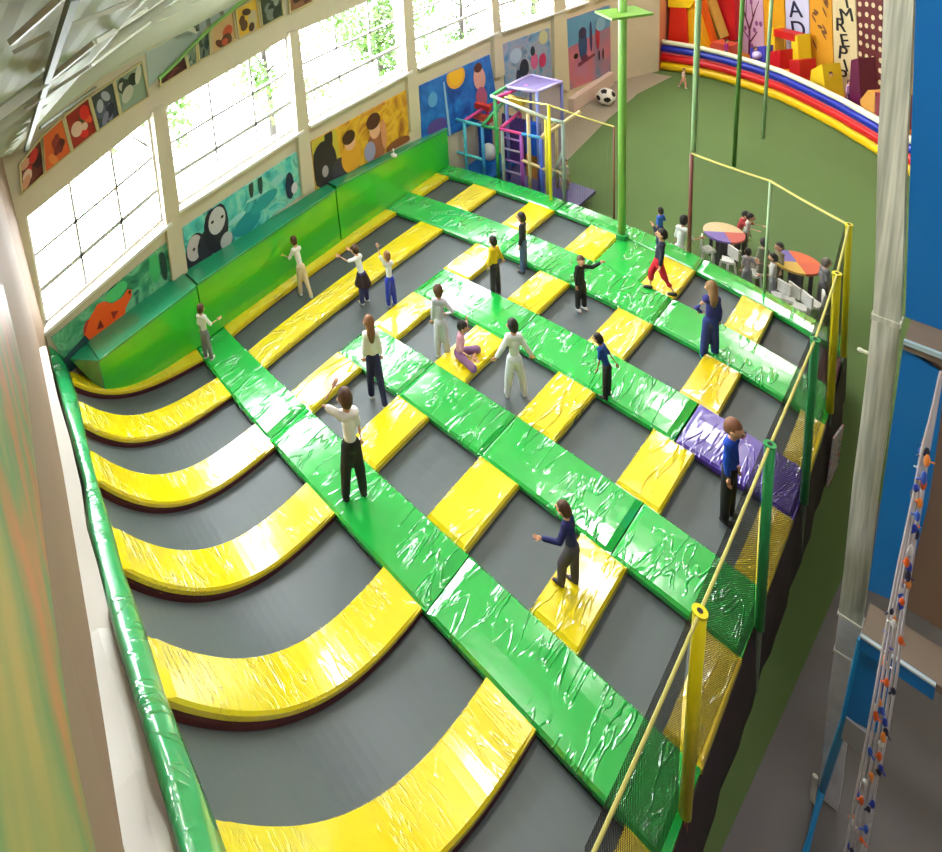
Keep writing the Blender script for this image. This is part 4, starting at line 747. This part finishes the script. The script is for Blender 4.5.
# ------------------------------------------------------------------ people
def remesh(prims, vox, mat, name):
    m = MB()
    for p in prims:
        if p[0] == 'c':
            _, pts, rad = p; m.tube(pts, rad, mat, n=10)
            m.ball(pts[0], rad[0], mat, 10, 6); m.ball(pts[-1], rad[-1], mat, 10, 6)
        else: m.ball(p[1], p[2], mat, 14, 10)
    me = bpy.data.meshes.new(name + '_tmp'); me.from_pydata([tuple(v) for v in m.v], [], m.f); me.update()
    b = bmesh.new(); b.from_mesh(me); bmesh.ops.recalc_face_normals(b, faces=b.faces); b.to_mesh(me); b.free()
    t = bpy.data.objects.new(name, me); COL.objects.link(t); md = t.modifiers.new('r', 'REMESH'); md.mode = 'VOXEL'; md.voxel_size = vox; sm = t.modifiers.new('s', 'SMOOTH'); sm.factor = .5; sm.iterations = 3
    dg = bpy.context.evaluated_depsgraph_get(); me2 = bpy.data.meshes.new_from_object(t.evaluated_get(dg)); bpy.data.objects.remove(t); bpy.data.meshes.remove(me)
    me2.materials.clear(); me2.materials.append(mat); me2.polygons.foreach_set('use_smooth', [True] * len(me2.polygons)); return me2
def nv(v): return Vector(v).normalized()
ARM = {'down': ((.2, .0, -1), (.06, .15, -1)), 'out': ((1, .1, -.35), (.6, .3, .5)), 'up': ((.4, .1, .9), (.1, .2, 1)), 'head': ((.7, .3, .5), (-.6, .1, .7)), 'fwd': ((.3, .8, -.5), (.1, 1, .1)), 'half': ((.5, .2, -.9), (.3, .9, -.1)), 'side': ((.42, 0, -.85), (.4, .1, -.8)), 'hip': ((.7, -.1, -.8), (-.5, .5, -.7)), 'back': ((.3, -.5, -.9), (.2, -.5, -.9))}
LEG = {'st': ((.08, 0, -1), (.04, 0, -1)), 'w1': ((.06, .35, -1), (.03, .05, -1)), 'w2': ((.06, -.3, -1), (.03, -.55, -1)), 'wide': ((.16, 0, -1), (.1, 0, -1)), 'bend': ((.12, .6, -1), (.08, -.55, -1)), 'kick': ((.1, .1, -1), (.05, -.9, -.6)), 'sit': ((.25, 1, -.12), (.1, .15, -1)), 'kneel': ((.2, .9, -.35), (.1, -1, -.12)), 'cross': ((.6, .9, -.1), (-.9, -.2, -.15))}
PN = [0]
def person(foot, head, z, label, shirt, pants, hair, face=0., arms=('down', 'down'), legs=('st', 'st'), lean=0., sleeve=.5, leglen=1., long=0, h=None, skin=SKIN, shoe=(230, 230, 230), skirt=None, seat=None, air=0., slim=.86, tilt=0, K=.62):
    P0 = AT(foot[0], foot[1], z=z); slim = slim * K
    frac = {'sit': .78, 'kneel': .62, 'cross': .55}.get(legs[0], 1.0)
    if h is None:
        best = (1e9, 1.)
        for k in range(60, 200):
            hh = k / 100; q = PRJ((P0.x, P0.y, z + hh * frac)); d = abs(q[1] - head[1])
            if d < best[0]: best = (d, hh)
        h = best[1]
    rz = RD(-125 + face); o = root('person', (P0.x, P0.y, z + air), label, 'person', None, rz)
    H = Vector((0, 0, 0)); tq = Matrix.Rotation(-RD(lean), 3, 'X') @ Matrix.Rotation(RD(tilt), 3, 'Y')
    def T(v): return tq @ (Vector(v) * h)
    th, shn = .235 * h, .235 * h
    feet = []; LG = []
    for sgn, lk in ((-1, legs[0]), (1, legs[1])):
        hip = Vector((sgn * .052 * h * slim, 0, 0)); d1, d2 = LEG[lk]; d1 = nv((d1[0] * sgn, d1[1], d1[2])); d2 = nv((d2[0] * sgn, d2[1], d2[2]))
        kn = hip + d1 * th; an = kn + d2 * shn; LG.append((hip, kn, an))
    low = min(min(l[2].z, l[1].z if legs[0] in ('kneel', 'cross') else 9) for l in LG) - .04 * h
    if legs[0] == 'sit' and seat is not None: low = -seat
    if legs[0] in ('cross',): low = -.075 * h
    up = Vector((0, 0, -low)); LG = [tuple(p + up for p in l) for l in LG]; hc = up
    neck0 = hc + T((0, .0, .31)); neck1 = hc + T((0, .012, .345)); hd = hc + T((0, .02, .415)); chest = hc + T((0, .005, .22)); belly = hc + T((0, .005, .1))
    hw = .062 * h; hr = Vector((.05, .058, .074)) * h
    AR = []
    for sgn, ak in ((-1, arms[0]), (1, arms[1])):
        sh = hc + T((sgn * .092 * slim, 0, .285)); d1, d2 = ARM[ak]; d1 = nv((d1[0] * sgn, d1[1], d1[2])); d2 = nv((d2[0] * sgn, d2[1], d2[2])); el = sh + d1 * .155 * h; wr = el + d2 * .14 * h; AR.append((sh, el, wr, d2))
    s = slim; pr = [('e', hd, hr), ('c', [neck0, neck1, hd], [.03 * h, .027 * h, .03 * h]), ('c', [hc, belly, chest, neck0], [.068 * h * s, .062 * h * s, .07 * h * s, .04 * h * s]), ('c', [AR[0][0], AR[1][0]], [.034 * h] * 2),
                    ('e', hd + T((0, .066, -.005)), Vector((.011, .014, .014)) * h), ('e', hd + T((-.056, 0, -.004)), Vector((.009, .014, .02)) * h), ('e', hd + T((.056, 0, -.004)), Vector((.009, .014, .02)) * h)]
    for (sh, el, wr, d) in AR: pr.append(('c', [sh, sh.lerp(el, .5), el, el.lerp(wr, .4), wr], [.033 * h * s, .03 * h * s, .024 * h * s, .025 * h * s, .017 * h * s])); pr.append(('e', wr + d * .03 * h, Vector((.02, .016, .026)) * h))
    for (hp, kn, an) in LG: pr.append(('c', [hp, hp.lerp(kn, .4), kn, kn.lerp(an, .35), an], [.056 * h * s, .05 * h * s, .037 * h * s, .038 * h * s, .023 * h * s])); pr.append(('c', [an + Vector((0, -.012 * h, -.018 * h)), an + Vector((0, .075 * h, -.024 * h))], [.022 * h, .018 * h]))
    me = remesh(pr, .0125 * h, skin, 'body')
    fm = MB()
    for (sh, el, wr, d) in AR:
        side = d.cross(Vector((0, 1, .2))).normalized() if abs(d.y) < .9 else Vector((1, 0, 0)); nrm = d.cross(side)
        base = wr + d * .045 * h
        for k, L_ in enumerate((.038, .044, .041, .032)):
            b0 = base + side * (k - 1.5) * .0105 * h; fm.tube([b0 - d * .012 * h, b0 + d * L_ * .55 * h, b0 + (d * .85 - nrm * .35).normalized() * L_ * h], [.0056 * h, .005 * h, .004 * h], skin, n=5)
        fm.tube([wr + d * .02 * h - side * .016 * h, wr + d * .04 * h - side * .036 * h, wr + d * .058 * h - side * .04 * h], [.0065 * h, .0058 * h, .0045 * h], skin, n=5)
    b = bmesh.new(); b.from_mesh(me); t = bpy.data.meshes.new('t'); t.from_pydata([tuple(v) for v in fm.v], [], fm.f); b.from_mesh(t); b.to_mesh(me); b.free(); bpy.data.meshes.remove(t)
    for p in me.polygons: p.use_smooth = True
    def child(name, me, lab=None):
        c = bpy.data.objects.new(name, me); COL.objects.link(c); c.parent = o
        if lab: c['label'] = lab
        return c
    child('body', me)
    e = .0135 * h
    sp = [('c', [hc + T((0, 0, -.03)), belly, chest, neck0 - T((0, 0, .02))], [.074 * h * s + e * .6, .067 * h * s + e, .073 * h * s + e, .05 * h * s]), ('c', [AR[0][0], AR[1][0]], [.034 * h + e * .7] * 2)]
    for (sh, el, wr, d) in AR:
        if sleeve > 0:
            end = sh.lerp(el, min(1, sleeve * 2)); pts = [sh, end]; rr_ = [.036 * h * s + e, .031 * h * s + e]
            if sleeve > .5: pts.append(el.lerp(wr, (sleeve - .5) * 1.9)); rr_.append(.021 * h * s + e)
            sp.append(('c', pts, rr_))
    child('shirt', remesh(sp, .0125 * h, C(*shirt, rough=.8), 'shirt'))
    e = .019 * h
    tp = [('c', [hc + T((0, 0, .03)), hc], [.068 * h * s + e, .07 * h * s + e * 1.3]), ('e', hc + T((0, -.004, .004)), Vector((.072 * h * s + e, .07 * h * s + e, .06 * h)))]
    for (hp, kn, an) in LG:
        if leglen > .5: tp.append(('c', [hp, kn, kn.lerp(an, (leglen - .5) * 1.9)], [.058 * h * s + e, .042 * h * s + e * 1.1, .03 * h * s + e]))
        else: tp.append(('c', [hp, hp.lerp(kn, leglen * 2)], [.058 * h * s + e, .05 * h * s + e * 1.3]))
    child('trousers' if leglen > .5 else 'shorts', remesh(tp, .0125 * h, C(*pants, rough=.8), 'trousers'))
    if skirt:
        mm = MB(); mm.tube([hc + T((0, 0, .04)), hc + Vector((0, 0, -.05 * h)), hc + Vector((0, 0, -.15 * h))], [.07 * h, .1 * h, .13 * h], C(*skirt, rough=.8), n=18, caps=False); child('skirt', new_mesh(mm))
    for (hp, kn, an) in LG:
        mm = MB(); a = an + Vector((0, -.012 * h, -.016 * h)); mm.tube([a + Vector((0, -.018 * h, 0)), a, a + Vector((0, .05 * h, -.006 * h)), a + Vector((0, .088 * h, -.01 * h))], [.018 * h, .028 * h, .025 * h, .014 * h], C(*shoe), n=10); child('shoe', new_mesh(mm, True))
    hp_ = [('e', hd + T((0, -.012, .014)), hr * 1.1 + Vector((.003, .0, 0)) * h), ('e', hd + T((0, -.03, -.01)), Vector((.05, .05, .06)) * h)]
    if long: hp_.append(('c', [hd + T((0, -.05, -.01)), hd + T((0, -.068, -.09)), hd + T((0, -.06, -.09 - .09 * long))], [.046 * h, .045 * h, .028 * h]))
    hm = remesh(hp_, .012 * h, C(*hair, rough=.6), 'hair')
    # keep the face free: drop hair in front
    b = bmesh.new(); b.from_mesh(hm); inv = tq.transposed(); dl = [v for v in b.verts if (lambda q: q.y > .022 * h and q.z < .032 * h)(inv @ (v.co - hd))]; bmesh.ops.delete(b, geom=dl, context='VERTS'); b.to_mesh(hm); b.free(); child('hair', hm)
    for sx in (-1, 1):
        mm = MB(); mm.ball(hd + T((sx * .022, .059, .008)), .0075 * h, C(40, 30, 28), 8, 6); child('eye', new_mesh(mm, True))
    mm = MB(); c0 = hd + T((0, .057, -.034)); mm.tube([c0 + T((-.016, -.004, .003)), c0, c0 + T((.016, -.004, .003))], .0045 * h, C(176, 70, 70), n=6); child('mouth', new_mesh(mm, True))
    return o
def new_mesh(mm, smooth=False):
    me = bpy.data.meshes.new('m'); me.from_pydata([tuple(v) for v in mm.v], [], mm.f)
    for x in mm.mats: me.materials.append(x)
    me.polygons.foreach_set('material_index', mm.m)
    if smooth: me.polygons.foreach_set('use_smooth', [True] * len(me.polygons))
    me.update(); b = bmesh.new(); b.from_mesh(me); bmesh.ops.recalc_face_normals(b, faces=b.faces); b.to_mesh(me); b.free(); return me
BZ = -.15
BR, DKH, BLD = (78, 48, 30), (30, 22, 18), (140, 98, 54)
person((209, 359), (208, 305), 0, 'child in white shirt and grey trousers on the nearest green walkway by the padded wall', (226, 232, 226), (120, 124, 130), BR, face=150, arms=('down', 'half'))
person((304, 294), (306, 240), BZ, 'child with white top and cream trousers leaning beside the yellow edge strip', (236, 236, 226), (226, 206, 170), BR, face=200, lean=18, arms=('half', 'fwd'), legs=('st', 'w2'))
person((365, 303), (361, 247), BZ, 'girl with white top and dark skirt leaning at the long yellow mat', (240, 240, 238), (60, 60, 110), BR, face=215, lean=12, arms=('fwd', 'fwd'), skirt=(46, 30, 34), sleeve=.4)
person((392, 306), (388, 252), BZ, 'child in white top and bright blue jeans raising arms', (238, 238, 238), (40, 60, 190), BLD, face=190, arms=('up', 'fwd'), skin=SKIN)
person((377, 397), (370, 317), BZ, 'long-haired girl in white top and navy leggings between the first two green walkways', (242, 240, 240), (24, 30, 70), (120, 78, 46), face=180, long=1, legs=('st', 'w2'), arms=('down', 'down'), sleeve=.9)
person((357, 496), (350, 391), 0, 'girl with white top and black leggings holding her head on nearest green walkway', (244, 240, 240), (24, 24, 28), BR, face=190, arms=('head', 'down'), legs=('wide', 'st'), sleeve=.35, shoe=(40, 40, 44))
person((443, 357), (439, 286), BZ, 'child dressed all in pale lilac grey, back turned, near the sitting pink girl', (200, 196, 210), (206, 204, 220), BR, face=160, arms=('down', 'hip'), sleeve=1)
person((459, 358), (455, 321), 0, 'small girl in pink sitting on the yellow mat edge', (226, 160, 186), (130, 90, 130), DKH, face=60, legs=('cross', 'cross'), arms=('head', 'half'), lean=8, sleeve=.4, leglen=.5)
person((496, 294), (492, 237), BZ, 'child in bright yellow top with dark trousers behind the second yellow mat line', (236, 196, 20), (44, 36, 46), DKH, face=200, arms=('down', 'side'), legs=('st', 'st'), sleeve=.9, shoe=(60, 40, 40))
person((524, 271), (519, 213), BZ, 'child in black jacket and blue jeans by the fourth green walkway', (34, 34, 44), (70, 96, 130), DKH, face=230, arms=('down', 'down'), sleeve=1, shoe=(60, 60, 70))
person((516, 396), (515, 320), BZ, 'child dressed in white standing with arms slightly out, dark hair', (240, 242, 246), (226, 230, 240), DKH, face=175, arms=('side', 'side'), legs=('wide', 'wide'), sleeve=1, slim=.95)
person((581, 309), (580, 256), BZ, 'child in loose black outfit with white shoes, one arm raised sideways', (24, 26, 28), (26, 28, 28), (90, 66, 46), face=10, arms=('out', 'down'), sleeve=1, shoe=(240, 240, 240), slim=1.)
person((607, 397), (613, 337), 0, 'boy with blue shirt and black trousers leaning, third green walkway', (24, 70, 150), (22, 26, 34), DKH, face=220, lean=14, arms=('down', 'back'), sleeve=.4, skin=SKIND, shoe=(30, 30, 30))
person((658, 292), (648, 228), 0, 'child in black top and red trousers striding over the yellow mat', (34, 36, 60), (206, 20, 50), DKH, face=240, arms=('down', 'out'), legs=('w2', 'w1'), sleeve=1, leglen=.75, shoe=(30, 30, 30), lean=-6)
person((660, 249), (657, 208), -.02, 'boy with royal blue shirt standing at the far court edge', (50, 100, 200), (30, 40, 90), DKH, face=190, arms=('down', 'half'), sleeve=.5, skin=SKIND)
person((680, 262), (675, 215), -.1, 'child in white shirt walking past the far court edge', (226, 232, 226), (220, 224, 220), DKH, face=120, lean=10, legs=('w1', 'w2'), arms=('down', 'half'), skin=SKIND) if 0 else None
person((709, 359), (708, 283), BZ, 'girl with long fair hair, navy top and jeans above the fourth walkway', (50, 50, 130), (40, 56, 130), (140, 104, 66), face=165, long=1, arms=('hip', 'down'), sleeve=1, shoe=(60, 200, 150))
person((727, 518), (722, 420), BZ, 'child in bright blue top and black trousers jumping beyond the purple mat', (20, 70, 190), (20, 22, 30), (120, 74, 50), face=30, arms=('down', 'down'), sleeve=.9, shoe=(20, 20, 24), slim=.75)
person((573, 588), (570, 507), 0, 'boy in navy jacket and grey trousers stepping on the yellow mat, hand raised', (30, 34, 96), (74, 66, 76), BR, face=225, lean=8, arms=('half', 'side'), legs=('w1', 'st'), sleeve=1, shoe=(60, 50, 60), slim=1.)
# people off the court
ZF = -1
person((679, 276), (675, 217), ZF, 'child in white clothes walking on turf just behind the far green edge strip', (226, 232, 226), (220, 226, 220), DKH, face=120, lean=12, legs=('w1', 'w2'), arms=('down', 'half'), skin=SKIND)
person((737, 252), (735, 214), ZF, 'child in red top with black hair leaning over the left picnic table', (196, 60, 66), (60, 40, 60), (16, 14, 16), face=30, lean=14, h=1.1, arms=('fwd', 'fwd'))
person((744, 256), (743, 220), ZF, 'child in grey-white top right of the left picnic table', (196, 196, 190), (70, 60, 60), (40, 30, 30), face=40, lean=8, h=1.1)
person((746, 293), (747, 251), ZF, 'child with white and grey clothes between the tables, nearest the green strip', (200, 190, 196), (170, 170, 176), DKH, face=150, h=1.05, arms=('down', 'half'))
person((761, 290), (759, 238), ZF, 'slim child in faded green clothes beside the pale green net post', (130, 140, 110), (110, 110, 90), DKH, face=150, h=1.2, slim=.8)
person((771, 304), (770, 258), ZF, 'child in pale shirt left of the right picnic table', (206, 206, 200), (150, 150, 156), DKH, face=230, h=1.15, arms=('half', 'half'))
person((777, 292), (774, 244), ZF, 'dark-haired child behind the child in pale shirt at right table', (150, 140, 110), (90, 70, 50), DKH, face=260, h=1.15)
person((821, 312), (820, 262), ZF, 'blurry child in grey clothes right of the right picnic table', (120, 116, 120), (90, 86, 90), (120, 110, 100), face=80, h=1.2)
person((683, 88), (682, 68), ZF, 'tiny far child in white and pink walking before the striped inflatable', (236, 200, 190), (220, 150, 140), BR, face=20, legs=('w1', 'w2'))
person((565, 201), (560, 158), ZF, 'child in pale clothes behind the corner of the climbing frame', (206, 200, 190), (150, 130, 120), BR, face=0, h=1.25)
# children inside the inflatable
for px, k, bck, c, pc, lb in [((726, 52), 2, .9, (190, 60, 160), (60, 40, 120), 'small child in magenta inside the inflatable at the slide foot'), ((754, 64), 3, .8, (160, 110, 200), (150, 90, 180), 'small child in lilac behind the striped inflatable front'), ((828, 96), 6, .7, (226, 180, 160), (120, 80, 160), 'small fair child by the yellow cone in the inflatable'), ((847, 106), 7, .7, (200, 160, 210), (60, 50, 110), 'child in pale violet next to the maroon pillar'), ((697, 44), 1, .9, (60, 50, 70), (40, 40, 60), 'small child in dark clothes at the left of the slide')]:
    p = PI_(px, k, bck); q = PRJ((p.x, p.y, -.65)); person(q, (0, 0), -.65, lb, c, pc, BR, h=.95, face=20)
# hanging banner by the corner post
p = AT(838, 372, x=-1.45); m = MB(); P = [Vector((-1.42, p.y - .22, -.95)), Vector((-1.4, p.y + .2, -.9)), Vector((-1.38, p.y + .22, -.12)), Vector((-1.42, p.y - .1, -.15))]; m.add(P + [q + Vector((.02, 0, 0)) for q in P], [(0, 1, 2, 3), (7, 6, 5, 4), (0, 4, 5, 1), (1, 5, 6, 2), (2, 6, 7, 3), (3, 7, 4, 0)], mottle('jacket', [(200, 90, 110), (220, 210, 220), (70, 70, 140)], 6)); tag(m.build('hung_jacket'), 'pink, white and blue cloth hanging below the far yellow posts', 'cloth')
# ------------------------------------------------------------------ trees outside the windows
BARK = plain('bark', (30, 26, 20), .9)
def leafmat(c):
    m, nt, b = nodes('leaves'); L = nt.links.new; b.inputs['Base Color'].default_value = lin(c); b.inputs['Roughness'].default_value = .5; tr = N(nt, 'ShaderNodeBsdfTranslucent'); tr.inputs[0].default_value = lin(c); mx = N(nt, 'ShaderNodeMixShader'); mx.inputs[0].default_value = .4
    L(b.outputs[0], mx.inputs[1]); L(tr.outputs[0], mx.inputs[2]); L(mx.outputs[0], nt.nodes['Material Output'].inputs[0]); return m
LM = leafmat((56, 88, 28)); 
for k, (x, y, zc, R_, n, lb) in enumerate([(-15, 6.6, 2.1, 1.2, 700, 'leafy tree outside the first window'), (-15.5, 11.2, 2.3, 1.5, 1000, 'leafy tree outside the second window'), (-15, 16., 1.9, 2.2, 3400, 'dense green tree outside the third window'), (-15, 21., 1.9, 2.4, 3600, 'dense green tree outside the fourth window'), (-15, 26.5, 1.8, 2.4, 2500, 'green tree outside the fifth window')]):
    r = random.Random(40 + k); o = root('tree', (x, y, -1.2), lb, 'tree', 'trees outside the windows'); m = MB(); m.tube([(x, y, -1.2), (x + .1, y, 1), (x, y + .1, zc + .8)], .16, BARK, n=8, r2=.05)
    for j in range(7): a = j * 2.4; m.tube([(x, y, zc - 1.2 + .3 * j), (x + R_ * .6 * cos(a), y + R_ * .6 * sin(a), zc - .6 + .4 * j)], .05, BARK, n=5, r2=.015)
    m.build('trunk', o); m = MB()
    cl = [Vector((x, y, zc)) + Vector((r.gauss(0, .5), r.gauss(0, .55), r.gauss(0, .5))) * R_ for _ in range(16)]
    for j in range(n):
        c = cl[j % 16] + Vector((r.gauss(0, .22), r.gauss(0, .22), r.gauss(0, .2))) * R_ * .8; a = Vector((r.uniform(-1, 1), r.uniform(-1, 1), r.uniform(-1, 1))).normalized(); b = a.cross(Vector((r.uniform(-1, 1), r.uniform(-1, 1), 1))).normalized(); s = r.uniform(.07, .15)
        m.add([c - a * s, c + b * s * .5, c + a * s, c - b * s * .5], [(0, 1, 2, 3)], LM)
    m.build('foliage', o)
# ------------------------------------------------------------------ light
wd = bpy.data.worlds.new('sky'); sc.world = wd; wd.use_nodes = True; bg = wd.node_tree.nodes['Background']; bg.inputs[0].default_value = (.93, .97, 1, 1); bg.inputs[1].default_value = 24.
for i, (x, y) in enumerate([(-5.5, 6.5), (-5.5, 12), (-5.5, 18), (-5, 23.5), (-.5, 9), (-.5, 16), (1.2, 2.6)]):  # added fill lamps under the roof, only to brighten the hall
    ld = bpy.data.lights.new('fill_light', 'AREA'); ld.shape = 'RECTANGLE'; ld.size = 1.6; ld.size_y = 1.; ld.energy = [165, 195, 215, 320, 120, 90, 300][i]; ld.color = (1, .97, .92)
    l = bpy.data.objects.new('fill_light', ld); COL.objects.link(l); l.location = (x, y, roofz(x, y) - .6)
sc.view_settings.view_transform = 'Standard'; sc.view_settings.look = 'None'; sc.view_settings.gamma = 1; sc.view_settings.exposure = .2
sc.cycles.use_denoising = True; sc.cycles.max_bounces = 6; sc.cycles.transparent_max_bounces = 16; sc.cycles.sample_clamp_indirect = 6
